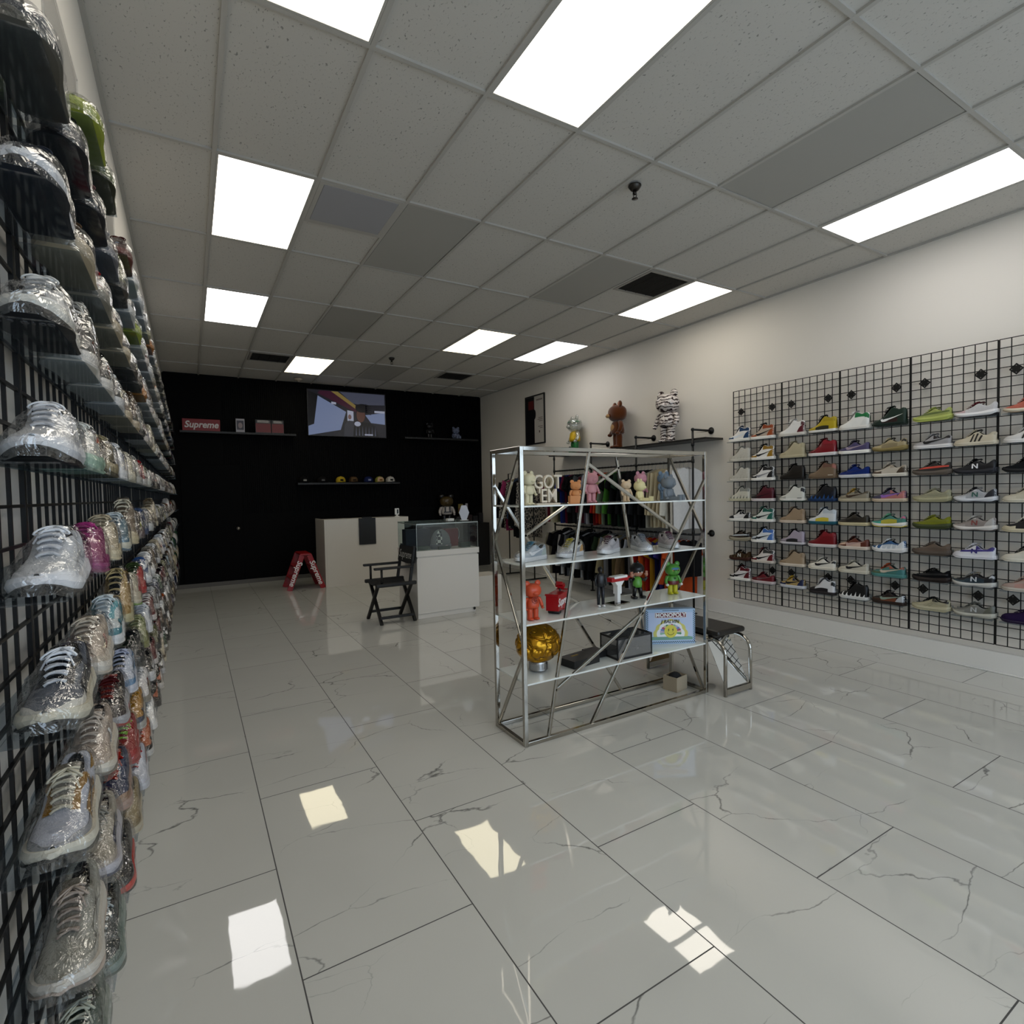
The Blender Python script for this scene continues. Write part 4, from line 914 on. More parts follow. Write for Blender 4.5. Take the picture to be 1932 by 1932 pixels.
# clear sign pockets on the wall above the grids
for i, y in enumerate((2.15, 3.35, 4.35)):
    b = MB(); b.box(-.329, y, 2.86, -.326, y+.62, 3.2)
    e = .004
    for q in ((y, 2.86, y+.62, 2.86+e), (y, 3.2-e, y+.62, 3.2), (y, 2.86, y+e, 3.2), (y+.62-e, 2.86, y+.62, 3.2)): b.box(-.3262, q[0], q[1], -.3235, q[2], q[3])
    solo('sign_pocket', b, clear_mat('pocket_acrylic', gloss=.05, haze=.25, haze_col='#cfcdc8'), 'empty clear sign pocket high on the left wall, %s from the viewer' % ordinal(i+1), 'sign holder', group='sign pockets on the left wall')
# ------------------------------------------------------------------ chrome display unit
mchrome = mat('polished_steel', '#aaa69e', rough=.09, metal=1.)
mwglass = mat('white_back_painted_glass', '#dfe4e2', rough=.03, spec=.6, coat=.3)
X0, X1, Ya, Yb, ZT = 1.672, 3.298, 2.71, 3.075, 1.80
rk = thing('display_shelving', 'tall chrome display unit with slanted bars and white glass shelves', 'display unit', (0,0,0))
b = MB(); T = .025
for x in (X0+T/2, X1-T/2):
    for y in (Ya+T/2, Yb-T/2): b.box(x-T/2, y-T/2, 0, x+T/2, y+T/2, ZT)
for z in (T/2, ZT-T/2):
    for y in (Ya+T/2, Yb-T/2): b.box(X0+T, y-T/2, z-T/2, X1-T, y+T/2, z+T/2)
    for x in (X0+T/2, X1-T/2): b.box(x-T/2, Ya+T, z-T/2, x+T/2, Yb-T, z+T/2)
part('frame', b, mchrome, rk, bevel=.002)
yf, yk, xl, xr = Ya+T/2, Yb-T/2, X0+T/2, X1-T/2
BR = [((2.199,yf,1.785),(1.85,yf,.02)), ((2.19,yf,1.70),(3.0,yf,1.225)), ((3.285,yf,1.60),(2.647,yf,.689)), ((2.647,yf,.689),(1.905,yf,.297)), ((2.647,yf,.689),(2.185,yf,.02)),
      ((2.727,yk,1.785),(2.98,yk,.40)), ((2.755,yk,1.70),(1.91,yk,1.233)), ((1.685,yk,1.58),(2.751,yk,.02)), ((2.196,yk,.823),(3.285,yk,.205)),
      ((xl,Ya+.012,1.78),(xl,Yb-.02,1.22)), ((xl,Yb-.02,1.22),(xl,Ya+.02,.62)), ((xl,Ya+.02,.55),(xl,Yb-.02,.02)),
      ((xr,Yb-.012,1.78),(xr,Ya+.03,1.20)), ((xr,Ya+.03,1.20),(xr,Yb-.02,.62)), ((xr,Yb-.04,.56),(xr,Ya+.04,.02))]
for p, q in BR:
    b = MB(); b.bar(p, q, .018, .018); part('brace', b, mchrome, rk, bevel=.0015)
SZ = [1.448, 1.092, .738, .378]
for z in SZ:
    b = MB(); b.box(X0+T+.001, Ya+.002, z-.010, X1-T-.001, Yb-.002, z); part('glass_shelf', b, mwglass, rk, bevel=.001)
# ------------------------------------------------------------------ block-shaped bear figures
mplas = mat('toy_plastic', None, rough=.3, spec=.5)
mwax = mat('candle_wax', None, rough=.5, spec=.3, bump=.2, bscale=60)
mflock = mat('flocked_toy', None, rough=.95, spec=.05, sheen=.4)
mclearp = clear_mat('clear_toy_plastic', gloss=.16, haze=.14, tint='#eef2ee', rough=.04)
def bear(name, label, loc, rz, h, col, m=mplas, group=None, cat='toy figure', pose='stand', ears='round', over={}, glassy=(), fat=1.18):
    """toy bear with a round head, domed ears, block legs and hook hands; faces local -y"""
    t = thing(name, label, cat, loc, rz, group); k = h/1.0
    def P(nm, b, key=None, mm=None):
        key = key or nm
        mm = mclearp if key in glassy else (mm or m)
        o = part(nm, b, mm, t, over.get(key, col))
        o.scale = (k*fat, k*fat, k); return o
    sit = pose == 'sit'; dz = -.22 if sit else 0
    b = MB(); b.ell((0,0,.70+dz), (.180,.150,.165), 20, 14, e=.85); b.ell((0,-.115,.655+dz), (.075,.07,.055), 14, 8); P('head', b.hub((0,0,.7+dz)))
    for sx in (-1, 1):
        b = MB(); b.ell((sx*.125,0,.86+dz), (.07,.032,.075), 14, 10); P('ear', b)
    b = MB(); b.lathe([(0,.545),(.06,.545),(.10,.53),(.125,.49),(.135,.42),(.145,.36),(.14,.31),(.12,.29),(0,.285)], 20, (0,0,dz), sc=(1,.78)); P('torso', b)
    for sx in (-1, 1):
        b = MB(); b.tube([(sx*.10,0,.52+dz),(sx*.15,0,.50+dz),(sx*.185,-.005,.42+dz),(sx*.195,-.03,.35+dz),(sx*.19,-.055,.31+dz)], [.03,.042,.038,.036,.03], 10)
        b.ell((sx*.19,-.07,.285+dz), (.03,.042,.034), 10, 8); P('arm', b.hub((sx*.19,-.05,.30+dz)))
        b = MB()
        if sit:
            b.box(sx*.07-.055,-.30,.005,sx*.07+.055,.06,.10); b.box(sx*.07-.055,-.34,.005,sx*.07+.055,-.28,.15)
        else:
            b.lathe([(0,0),(.058,0),(.06,.02),(.056,.10),(.06,.22),(.055,.285),(0,.29)], 12, (sx*.068,0,0), sc=(1,.95)); b.ell((sx*.068,-.035,.035), (.056,.085,.034), 12, 8)
        P('leg', b.hub((sx*.068,0,.03)))
    return t
def face(t, h, eye='#101010', dz=0, nose='#141414'):
    b = MB(); k = h
    for sx in (-1,1): b.ell((sx*.055*k, -.137*k, (.715+dz)*k), (.012*k,.008*k,.014*k), 8, 6)
    b.hub((0,-.10*k,(.70+dz)*k)); part('eyes', b, mat('toy_eye','#101010',rough=.3), t)
    b = MB(); b.ell((0,-.185*k,(.668+dz)*k), (.02*k,.012*k,.013*k), 8, 6); part('nose', b, mat('toy_eye'), t)
# candle-like bears on the top glass shelf
zs_ = SZ[0]+.0005
wx = dict(m=mwax)
t = bear('bear_figure', 'cream wax bear figure at the left end of the top glass shelf', (1.785,2.80,zs_), radians(20), .225, '#c9c2a4', mwax, 'wax bear figures on the top glass shelf')
t = bear('bear_figure', 'small orange wax bear figure on the top glass shelf', (2.185,2.85,zs_), radians(-20), .165, '#c98a58', mwax, 'wax bear figures on the top glass shelf')
b = MB(); b.box(-.045,-.025,0,.045,.025,.05); part('block', b, mwax, t, '#c98a58')
bear('bear_figure', 'pink wax bear standing tall beside the small orange one', (2.315,2.85,zs_), radians(0), .232, '#b9838a', mwax, 'wax bear figures on the top glass shelf')
bear('bear_figure', 'small beige wax bear standing, middle of the top glass shelf', (2.60,2.82,zs_), radians(-10), .165, '#c4ae90', mwax, 'wax bear figures on the top glass shelf')
bear('bear_figure', 'pale yellow wax bear sitting, right of the beige one', (2.745,2.84,zs_), radians(30), .225, '#cfc596', mwax, 'wax bear figures on the top glass shelf', pose='sit')
bear('bear_figure', 'pink wax bear partly behind the sitting pale yellow one', (2.90,2.99,zs_), radians(10), .235, '#b47e8c', mwax, 'wax bear figures on the top glass shelf')
bear('bear_figure', 'grey blue wax bear sitting at the right of the top glass shelf', (3.0,2.81,zs_), radians(15), .27, '#6a727a', mwax, 'wax bear figures on the top glass shelf', pose='sit')
bear('bear_figure', 'blue wax bear behind the grey blue sitting one', (3.12,2.97,zs_), radians(0), .235, '#607488', mwax, 'wax bear figures on the top glass shelf')
# GOT 'EM letter block
t = thing('letter_sign', "cream block letters reading GOT 'EM on the top glass shelf", 'letter sign', (1.945,2.83,zs_), radians(-4))
mcw = mat('cream_wax', '#cdc2b0', rough=.5)
for i, (s_, zz) in enumerate((('GOT', .138), ("'EM", .050))):
    o = link('word', text_mesh(s_, .124, 0, .0005, .012, space=.95), mcw, t, None, (0,0,zz), (pi/2,0,0)); o.scale = (.80,1,1)
b = MB(); b.box(-.085,-.018,0,.085,.018,.008); part('base', b, mcw, t)
# sneakers on the second shelf (wrapped in clear film)
z2 = SZ[1]+.0008
GS = dict(s='low', sole='#d3d5d6', wrap=11, scale=.90, group='wrapped grey sneakers on the chrome unit')
shoe('grey and white sneaker with blue laces, leftmost on the glass shelf', (1.985,2.935,z2), radians(195), upper='#b5bcc2', toe_guard='#9fa8b0', swoosh='#e2e4e6', side_panel='#9aa5af', lace='#4a7c94', heel_counter='#a9b6b0', ankle_collar='#8fa0ac', **GS)
shoe('grey and white sneaker with yellow laces, second on the glass shelf', (2.30,2.955,z2), radians(200), upper='#b9b9b4', toe_guard='#a4a4a6', swoosh='#e0e0de', side_panel='#9a9ba0', lace='#b0a23a', heel_counter='#c79a5c', ankle_collar='#a0a094', **GS)
shoe('pale sneaker with brown laces, third on the glass shelf', (2.63,2.96,z2), radians(204), upper='#c0bcc0', toe_guard='#b4b2b6', swoosh='#a9a6aa', lace='#54303a', heel_counter='#b9b4b6', **GS)
shoe('silver grey sneaker facing front, fourth on the glass shelf', (2.84,3.005,z2), radians(250), upper='#a7abb2', toe_guard='#b0b4ba', swoosh='#c9ccd2', lace='#6a707a', heel_counter='#9a9ea6', **GS)
shoe('pale sneaker with purple laces, rightmost on the glass shelf', (3.13,3.01,z2), radians(247), upper='#b5aeb4', toe_guard='#bdb8bc', swoosh='#cfcacd', lace='#5c3448', heel_counter='#a89aa4', **GS)
# third shelf
z3 = SZ[2]+.0005
t = bear('bear_figure', 'orange red bear figure with printed chest on the third glass shelf', (1.80,2.80,z3), radians(-2), .262, '#c04a2a', mplas, pose='stand', over={})
o = t
lettering('chest_print', 'G', .030, (0,-.0325,.128), (pi/2,0,0), mat('dark_print','#6a1c10',rough=.5), t, bold=.001)
b = MB(); 
for i in range(24):
    a0 = 2*pi*i/24; a1 = 2*pi*(i+1)/24
    b.add([(cos(a0)*.021,-.0320+abs(cos(a0))*.004,.128+sin(a0)*.021),(cos(a1)*.021,-.0320+abs(cos(a1))*.004,.128+sin(a1)*.021),(cos(a1)*.018,-.0325+abs(cos(a1))*.003,.128+sin(a1)*.018),(cos(a0)*.018,-.0325+abs(cos(a0))*.003,.128+sin(a0)*.018)], [(0,1,2,3)])
part('ring_print', b, mat('dark_print'), t)
t = thing('toy_trailer', 'red toy trailer lettered in white beside the orange bear', 'toy truck', (2.07,2.91,z3), radians(36))
mred = mat('red_plastic', '#a01018', rough=.3); mblk = mat('black_plastic', '#121214', rough=.4); mwht = mat('white_plastic', '#e4e4e2', rough=.35)
b = MB(); b.box(-.115,-.044,.022,.125,.044,.125); b.box(-.121,-.048,.119,-.109,.048,.131); b.box(.114,-.048,.119,.126,.048,.131); part('box_body', b.hub((0,0,.1)), mred, t, bevel=.003)
for x in (-.082,-.055):
    b = MB(); b.lathe([(0,-.036),(.016,-.036),(.016,.036),(0,.036)], 16, (x,0,.016), 'y'); part('wheel', b, mblk, t)
b = MB(); b.box(.05,-.025,.0,.07,.025,.022); part('landing_leg', b, mred, t)
lettering('white_lettering', 'Supreme', .070, (.0,-.0445,.075), (pi/2,0,0), mwht, t, shear=.3, bold=.0015)
# raised toy antenna unit above the trailer
b = MB(); b.tube([(.05,0,.112),(.05,0,.15)], .006, 8); part('mast', b, mblk, t)
b = MB(); b.cbox((.05,0,.165), (.07,.04,.022), Euler((0,.5,.2))); b.cbox((.05,0,.165), (.03,.06,.03), Euler((.3,-.4,.5))); part('turret', b.hub((.05,0,.165)), mred, t)
# dark standing figure with white shoes
def doll(name, label, loc, rz, h, hair, skin, top, legs, shoes_, hands_up=False, cat='toy figure', hood=False):
    t = thing(name, label, cat, loc, rz)
    b = MB(); k = h
    if hands_up:   # chunky figure with large head
        b.ell((0,0,.74*k),(.17*k,.15*k,.155*k),18,12)
        part('head', b, mplas, t, skin)
        b = MB(); b.ell((0,.02*k,.79*k),(.205*k,.185*k,.175*k),18,12); b.tube([(0,.0,.93*k),(.02*k,.0,.99*k),(.0,.01*k,1.02*k)],[.05*k,.03*k,.01*k],8); part('hair', b.hub((0,0,.85*k)), mplas, t, hair)
        b = MB()
        for sx in (-1,1): b.ell((sx*.055*k,-.148*k,.72*k),(.014*k,.008*k,.02*k),8,6)
        part('eyes', b.hub((0,-.1*k,.72*k)), mat('toy_eye'), t)
        b = MB(); b.lathe([(0,.30*k),(.12*k,.30*k),(.135*k,.38*k),(.12*k,.52*k),(.07*k,.58*k),(0,.59*k)],18,sc=(1,.8)); part('shirt', b, mplas, t, top)
        for sx in (-1,1):
            b = MB(); b.tube([(sx*.10*k,0,.53*k),(sx*.22*k,-.02*k,.48*k),(sx*.25*k,-.06*k,.56*k)],[.04*k,.045*k,.04*k],10); part('sleeve', b, mplas, t, hair)
            b = MB(); b.ell((sx*.225*k,-.09*k,.65*k),(.045*k,.04*k,.06*k),10,8)
            for j in range(4): b.tube([(sx*(.20+.018*j)*k,-.09*k,.68*k),(sx*(.195+.020*j)*k,-.10*k,.745*k-.006*abs(j-1)*k)],.011*k,6)
            b.tube([(sx*.19*k,-.10*k,.64*k),(sx*.155*k,-.11*k,.68*k)],.012*k,6); part('hand', b.hub((sx*.225*k,-.09*k,.66*k)), mplas, t, skin)
            b = MB(); b.tube([(sx*.06*k,0,.32*k),(sx*.09*k,0,.20*k),(sx*.11*k,0,.06*k)],[.07*k,.062*k,.05*k],10); part('leg', b, mplas, t, legs)
            b = MB(); b.ell((sx*.13*k,-.05*k,.04*k),(.075*k,.12*k,.04*k),12,8,e=.8); part('shoe', b, mplas, t, shoes_)
    else:
        b = MB(); b.ell((0,0,.90*k),(.055*k,.062*k,.075*k),14,10); part('head', b, mplas, t, skin)
        b = MB(); b.ell((0,.012*k,.915*k),(.066*k,.066*k,.08*k),14,10); part('hood', b, mplas, t, hair)
        b = MB(); b.lathe([(0,.50*k),(.095*k,.50*k),(.105*k,.60*k),(.12*k,.76*k),(.07*k,.82*k),(.035*k,.84*k),(0,.85*k)],16,sc=(1,.62)); part('jacket', b, mplas, t, top)
        for sx in (-1,1):
            b = MB(); b.tube([(sx*.10*k,0,.79*k),(sx*.14*k,.0,.66*k),(sx*.13*k,-.04*k,.52*k)],[.035*k,.034*k,.026*k],8); part('arm', b, mplas, t, top)
            b = MB(); b.tube([(sx*.05*k,0,.52*k),(sx*.058*k,0,.28*k),(sx*.06*k,0,.05*k)],[.052*k,.045*k,.038*k],8); part('leg', b, mplas, t, legs)
            b = MB(); b.ell((sx*.06*k,-.035*k,.028*k),(.035*k,.08*k,.027*k),10,6,e=.8); part('shoe', b, mplas, t, shoes_)
    return t
doll('action_figure', 'slim black-clothed figure with white shoes on the third glass shelf', (2.385,2.85,z3), radians(-20), .275, '#101216', '#26201c', '#14161b', '#12151d', '#d9dadc')
doll('action_figure', 'chunky figure in green shirt with hands at its black hair, third glass shelf', (2.79,2.92,z3), radians(-12), .27, '#0d0d0f', '#b5806a', '#5a9a3c', '#101012', '#0e0e10', True)
# red and white blaster on a stand
t = thing('toy_blaster', 'red and white toy device on a white pillar with a mirrored base', 'toy', (2.545,2.86,z3), radians(8))
b = MB(); b.box(-.075,-.05,0,.075,.05,.008); part('mirror_base', b, mchrome, t, bevel=.002)
b = MB(); b.box(-.016,-.014,.008,.016,.014,.075); b.box(-.022,-.02,.07,.022,.02,.13); b.prism([(-.05,.158),(-.022,.128),(.022,.128),(.05,.158)],-.022,.022); part('pillar', b.hub((0,0,.1)), mwht, t, bevel=.002)
b = MB(); b.box(-.085,-.026,.158,.085,.026,.190); part('body', b, mred, t, bevel=.006)
b = MB(); b.box(-.06,-.027,.178,.08,.027,.196); part('top_cover', b, mwht, t, bevel=.004)
b = MB(); b.lathe([(0,0),(.02,0),(.024,.012),(.01,.03),(.008,.05),(0,.05)],12,(.083,0,.172),'x'); part('nozzle', b, mred, t)
t = bear('bear_figure', 'green bear figure with blue mask and yellow feet, right end of third shelf', (3.11,2.88,z3), radians(-14), .265, '#4c8a34', mplas, over={'leg':'#b5b020'})
b = MB(); k=.265; b.ell((0,-.004,.735*k),(.168*k,.148*k,.08*k),18,8); part('mask', b, mplas, t, '#3a6c94')
b = MB()
for sx in (-1,1): b.ell((sx*.06*k,-.145*k,.70*k),(.036*k,.012*k,.028*k),12,6)
part('goggles', b.hub((0,-.10*k,.7*k)), mplas, t, '#c9c060')
b = MB()
for sx in (-1,1): b.ell((sx*.06*k,-.155*k,.70*k),(.022*k,.010*k,.022*k),10,6)
part('lenses', b.hub((0,-.10*k,.7*k)), mblk, t)
b = MB(); b.lathe([(.147*k,.285*k),(.150*k,.30*k),(.150*k,.36*k),(.142*k,.39*k)],20,sc=(1,.8)); part('shorts', b, mplas, t, '#5c1418')
for sx in (-1,1):
    b = MB(); b.ell((sx*.19*k,-.07*k,.285*k),(.036*k,.048*k,.040*k),10,8); part('glove', b, mplas, t, '#d9d9d6')
lettering('chest_print', 'G', .024, (0,-.0315,.125), (pi/2,0,0), mat('green_print','#1c4a18'), t, bold=.001)
# fourth shelf
z4 = SZ[3]+.0005
t = thing('brain_lamp', 'shiny gold brain sculpture on a silver bulb screw base', 'sculpture', (1.90,2.90,z4))
def brain(u, v):
    th = pi*u; ph = 2*pi*v
    d = Vector((sin(th)*cos(ph), sin(th)*sin(ph), cos(th)))
    n = noise.noise(d*1.4+Vector((3,1,5)))*1.5
    q = d*1.9+Vector((n,n*.7,-n))
    g = abs(noise.noise(q))*2.4
    g = min(1, g*1.25)**.45
    r = 1+.13*(g-.75)
    return Vector((d.x*.150*r, d.y*.128*r, .172+d.z*(.128 if d.z > 0 else .118)*r))
b = MB(); b.grid(brain, 110, 150)
part('brain', b, mat('gold_paint', '#a87a1e', rough=.22, metal=.9), t)
b = MB(); pr = [(0,0),(.045,0),(.058,.006)]
for i in range(4): pr += [(.062,.012+.012*i),(.055,.018+.012*i)]
pr += [(.06,.062),(.05,.066),(0,.066)]
b.lathe(pr, 28); part('screw_base', b, mat('brushed_silver','#a9a9a9',rough=.25,metal=.95), t)
t = thing('gift_box', 'flat black box with gold print beside the gold brain', 'box', (2.20,2.86,z4), radians(8))
b = MB(); b.box(-.12,-.075,0,.12,.075,.05); part('box_body', b, mat('black_card','#17181a',rough=.35), t, bevel=.002)
b = MB(); b.box(-.03,-.002,.0,.03,.002,.012); o = part('gold_print', b, mat('gold_foil','#a08430',rough=.3,metal=.8), t); o.location = (-.02,.03,.0505); o.rotation_euler = (radians(90),0,0)
b = MB(); b.lathe([(0,-.0775),(.013,-.0775),(.013,-.075),(0,-.075)], 20, (.01,0,.027), 'y'); part('round_seal', b, mat('silver_foil','#c9c6be',rough=.3,metal=.6), t)
solo('accessory_box', MB().box(-.06,-.06,0,.06,.06,.043), mat('black_card'), 'small black box between the gold-print box and clear case', 'box', (2.385,2.93,z4), bevel=.002)
t = thing('display_case', 'black framed clear case holding a dark model car', 'display case', (2.60,2.84,z4), radians(-2))
W_, D_, H_ = .155, .095, .15
b = MB(); e = .008
for sx in (-1,1):
    for sy in (-1,1): b.box(sx*W_-(e if sx>0 else 0), sy*D_-(e if sy>0 else 0), 0, sx*W_+(e if sx<0 else 0), sy*D_+(e if sy<0 else 0), H_)
for z in (0, H_-.012):
    b.box(-W_,-D_,z,W_,-D_+e,z+.014); b.box(-W_,D_-e,z,W_,D_,z+.014); b.box(-W_,-D_,z,-W_+e,D_,z+.014); b.box(W_-e,-D_,z,W_,D_,z+.014)
part('frame', b, mblk, t)
b = MB(); b.box(-W_+.006,-D_+.006,.012,W_-.006,D_-.006,.016); part('floor_tray', b, mat('dark_tray','#2c3034',rough=.4), t)
b = MB(); b.box(-W_+.004,-D_+.003,.014,W_-.004,-D_+.005,H_-.012); b.box(-W_+.004,D_-.005,.014,W_-.004,D_-.003,H_-.012); b.box(-W_+.003,-D_+.006,.014,-W_+.005,D_-.006,H_-.012); b.box(W_-.005,-D_+.006,.014,W_-.003,D_-.006,H_-.012); b.box(-W_+.006,-D_+.006,H_-.006,W_-.006,D_-.006,H_-.004)
part('clear_panel', b, clear_mat('smoked_acrylic', gloss=.12, haze=.06, tint='#b9bcc2', rough=.02), t)
t = thing('model_car', 'dark toy car with white hubs inside the black framed case', 'toy car', (2.60,2.84,z4+.0165), radians(6))
b = MB(); b.prism([(-.115,.018),(-.118,.045),(-.10,.058),(-.055,.064),(-.028,.098),(.045,.100),(.078,.066),(.112,.058),(.118,.030),(.115,.018)], -.045, .045); part('car_body', b, mat('dark_car_paint','#1a1c20',rough=.15,coat=.6), t, bevel=.006)
b = MB(); b.prism([(-.046,.066),(-.026,.094),(.042,.096),(.066,.066)], -.0455, .0455); part('windows', b, mat('dark_glass','#0a0c10',rough=.05), t)
for x in (-.07,.07):
    for sy in (-1,1):
        b = MB(); b.lathe([(0,sy*.038),(.021,sy*.038),(.021,sy*.0475),(0,sy*.0475)], 18, (x,0,.021), 'y'); w_ = part('wheel', b, mblk, t)
        b = MB(); b.lathe([(0,sy*.0478),(.008,sy*.0478),(.008,sy*.0485),(0,sy*.0485)], 12, (x,0,.021), 'y'); part('hub_cap', b, mwht, w_)
# board game box
t = thing('board_game_box', 'pale blue board game box standing upright at the end of the fourth shelf', 'board game', (3.055,2.865,z4), radians(-29))
gw, gh = .185, .130
b = MB(); b.box(-gw,-.03,0,gw,.03,2*gh); part('box_body', b, mat('pale_blue_card','#9fb9d6',rough=.35), t, bevel=.002)
yy = -.0304
def flat(name, poly, col, dy=0., parent=None):
    b = MB(); n = len(poly); b.add([(p[0], yy-dy-.0003, p[1]) for p in poly]+[(p[0], yy-dy+.0003, p[1]) for p in poly], [tuple(range(n)), tuple(range(2*n-1, n-1, -1))])
    for i in range(n):
        j = (i+1)%n; b.f.append([i, n+i, n+j, j]); b.mi.append(0); b.sm.append(False)
    return part(name, b, mat('print_'+col.strip('#'), col, rough=.4), parent or t)
flat('cover_sky', [(-.165,.025),(.165,.025),(.165,.235),(-.165,.235)], '#b4c2de', .0002)
flat('cover_ground', [(-.165,.03),(.165,.03),(.165,.05),(.1,.062),(0,.056),(-.1,.062),(-.165,.05)], '#6f9a8c', .0008)
def scallop(cx, cz, rx, rz, n, amp, a0=0, a1=pi):
    return [(cx+(rx+amp*abs(sin(n*a)))*cos(a), cz+(rz+amp*abs(sin(n*a)))*sin(a)) for a in [a0+(a1-a0)*i/60 for i in range(61)]]
flat('yellow_arch', scallop(0,.055,.125,.125,7,.008), '#c9c46a', .0012); flat('white_arch', scallop(0,.055,.10,.115,6,.008), '#e4e6ea', .0018)
b = MB(); nr = 14; fan = ['#4c8a5c','#c9b6a0','#a04a6a','#6a84b4','#b4aac4','#8ab49a','#a8486c','#c9c6b0']
for i in range(nr):
    a0 = -.25+(pi+.5)*i/nr; a1 = -.25+(pi+.5)*(i+1)/nr
    b.add([(0,yy-.0026,.085),(.078*cos(a0),yy-.0026,.085+.062*sin(a0)),(.082*cos((a0+a1)/2),yy-.0026,.085+.066*sin((a0+a1)/2)),(.078*cos(a1),yy-.0026,.085+.062*sin(a1))], [(0,1,2,3)], i % 8)
part('ray_fan', b, [mat('fan_%s' % 'abcdefgh'[i], fan[i], rough=.4) for i in range(8)], t)
flat('smiley_disc', [(.048*cos(2*pi*i/32), .095+.048*sin(2*pi*i/32)) for i in range(32)], '#d2c84c', .0032)
b = MB()
for sx in (-1,1): b.add([(sx*.016+dx,yy-.0040,.105+dz) for dx,dz in ((.004,.016),(-.006,-.001),(0,-.001),(-.004,-.016),(.007,.003),(.001,.003))], [(0,1,2,5),(2,3,4,5)])
b.tube([(.026*cos(a),yy-.0038,.094+.026*sin(a)) for a in [pi*1.12+pi*.76*i/10 for i in range(11)]], .0016, 4); part('smiley_face', b.hub((0,yy,.1)), mat('black_print','#1c1c1e'), t)
flat('title_plate', [(-.118,.196),(.118,.196),(.118,.236),(-.118,.236)], '#e2dcdc', .0022); flat('title_panel', [(-.114,.199),(.114,.199),(.114,.233),(-.114,.233)], '#6a1c2c', .0028)
lettering('title', 'MONOPOLY', .040, (0,yy-.0036,.2155), (pi/2,0,0), mwht, t, bold=.0012, depth=.0003)
lettering('subtitle', 'J BALVIN', .036, (-.005,yy-.0050,.168), (pi/2,0,radians(0)), mat('black_print'), t, shear=.2, bold=.0004, depth=.0003, sx=.95)
b = MB(); n = 46
for i in range(n):
    for zz, s_ in ((.008,0),(.014,1)):
        if (i+s_) % 2: b.add([(-gw+.008+i*.008,yy-.0005,zz),(-gw+.008+(i+1)*.008-.001,yy-.0005,zz),(-gw+.008+(i+1)*.008-.001,yy-.0005,zz+.006),(-gw+.008+i*.008,yy-.0005,zz+.006)], [(0,1,2,3)])
for i in range(30):
    for xx, s_ in ((gw-.014,0),(gw-.008,1),(-gw+.004,0),(-gw+.010,1)):
        if (i+s_) % 2: b.add([(xx,yy-.0005,.018+i*.0078),(xx+.006,yy-.0005,.018+i*.0078),(xx+.006,yy-.0005,.018+i*.0078+.0068),(xx,yy-.0005,.018+i*.0078+.0068)], [(0,1,2,3)])
part('checker_pattern', b, mat('black_print'), t)
b = MB()
for i in range(16): b.add([(-.06+i*.0078,yy-.0005,.248),(-.06+i*.0078+.0055,yy-.0005,.248),(-.06+i*.0078+.0055,yy-.0005,.253),(-.06+i*.0078,yy-.0005,.253)], [(0,1,2,3)])
part('border_pattern', b, mat('black_print'), t)
# beige carton on the floor behind the right end of the unit
t = thing('cardboard_box', 'small open beige carton on the floor under the right end of the unit', 'box', (3.15,2.90,0), radians(10))
b = MB(); b.box(-.07,-.06,0,.07,.06,.004)
for q in ((-.07,-.06,.07,-.056),(-.07,.056,.07,.06),(-.07,-.056,-.066,.056),(.066,-.056,.07,.056)): b.box(q[0],q[1],.004,q[2],q[3],.11)
part('carton', b, mat('beige_card','#a89a84',rough=.8), t)
b = MB(); b.ell((0,0,.085),(.055,.048,.045),14,8); part('dark_contents', b, mat('dark_cloth','#1c1c1e',rough=.9), t)
# ------------------------------------------------------------------ bench with mirrored ends
t = thing('shoe_bench', 'black padded try-on bench with curved chrome legs and tilted mirrors', 'bench', (0,0,0))
bx0, bx1, by0, by1 = 3.312, 3.622, 2.60, 3.34
b = MB()
def cush(u, v): return None
b.box(bx0-.005, by0+.03, .428, bx1+.005, by1-.03, .472); part('cushion', b, mat('black_vinyl','#17130f',rough=.38,bump=.1,bscale=120), t, bevel=.018)
b = MB(); b.box(bx0+.02, by0+.1, .405, bx1-.02, by1-.1, .426); part('seat_board', b, mat('dark_board','#241c16',rough=.7), t)
for x in (bx0+.012, bx1-.012):
    pts = [(x,by0-.02,0),(x,by0-.02,.30)]+[(x, by0-.02+.11*(1-cos(a)), .30+.105*sin(a)) for a in [pi/2*i/8 for i in range(1,9)]]
    pts += [(x,by1-.09,.405)]+[(x, by1-.09+.11*sin(a), .30+.105*cos(a)) for a in [pi/2*i/8 for i in range(1,9)]]+[(x,by1+.02,0)]
    b = MB(); b.tube(pts, .0135, 12); part('leg_tube', b, mchrome, t)
for y in (by0-.02, by1+.02):
    b = MB(); b.box(bx0+.02, y-.010, .012, bx1-.02, y+.010, .052); part('foot_rail', b, mchrome, t)
for i, (ya, yb_) in enumerate(((by0-.008, by0+.17), (by1+.008, by1-.17))):
    p0 = Vector((bx0+.028, ya, .056)); p1 = Vector((bx1-.028, ya, .056)); p2 = Vector((bx1-.028, yb_, .40)); p3 = Vector((bx0+.028, yb_, .40))
    n = (p1-p0).cross(p3-p0).normalized()*.004
    b = MB(); vs = [p0,p1,p2,p3,p0+n,p1+n,p2+n,p3+n]; b.add(vs, [(3,2,1,0),(4,5,6,7),(0,1,5,4),(1,2,6,5),(2,3,7,6),(3,0,4,7)])
    mir = part('tilted_mirror', b, mat('mirror_glass','#dfe3e6',rough=.01,metal=1.) if i == 0 else mat('brown_backing','#6a5230',rough=.6), t)

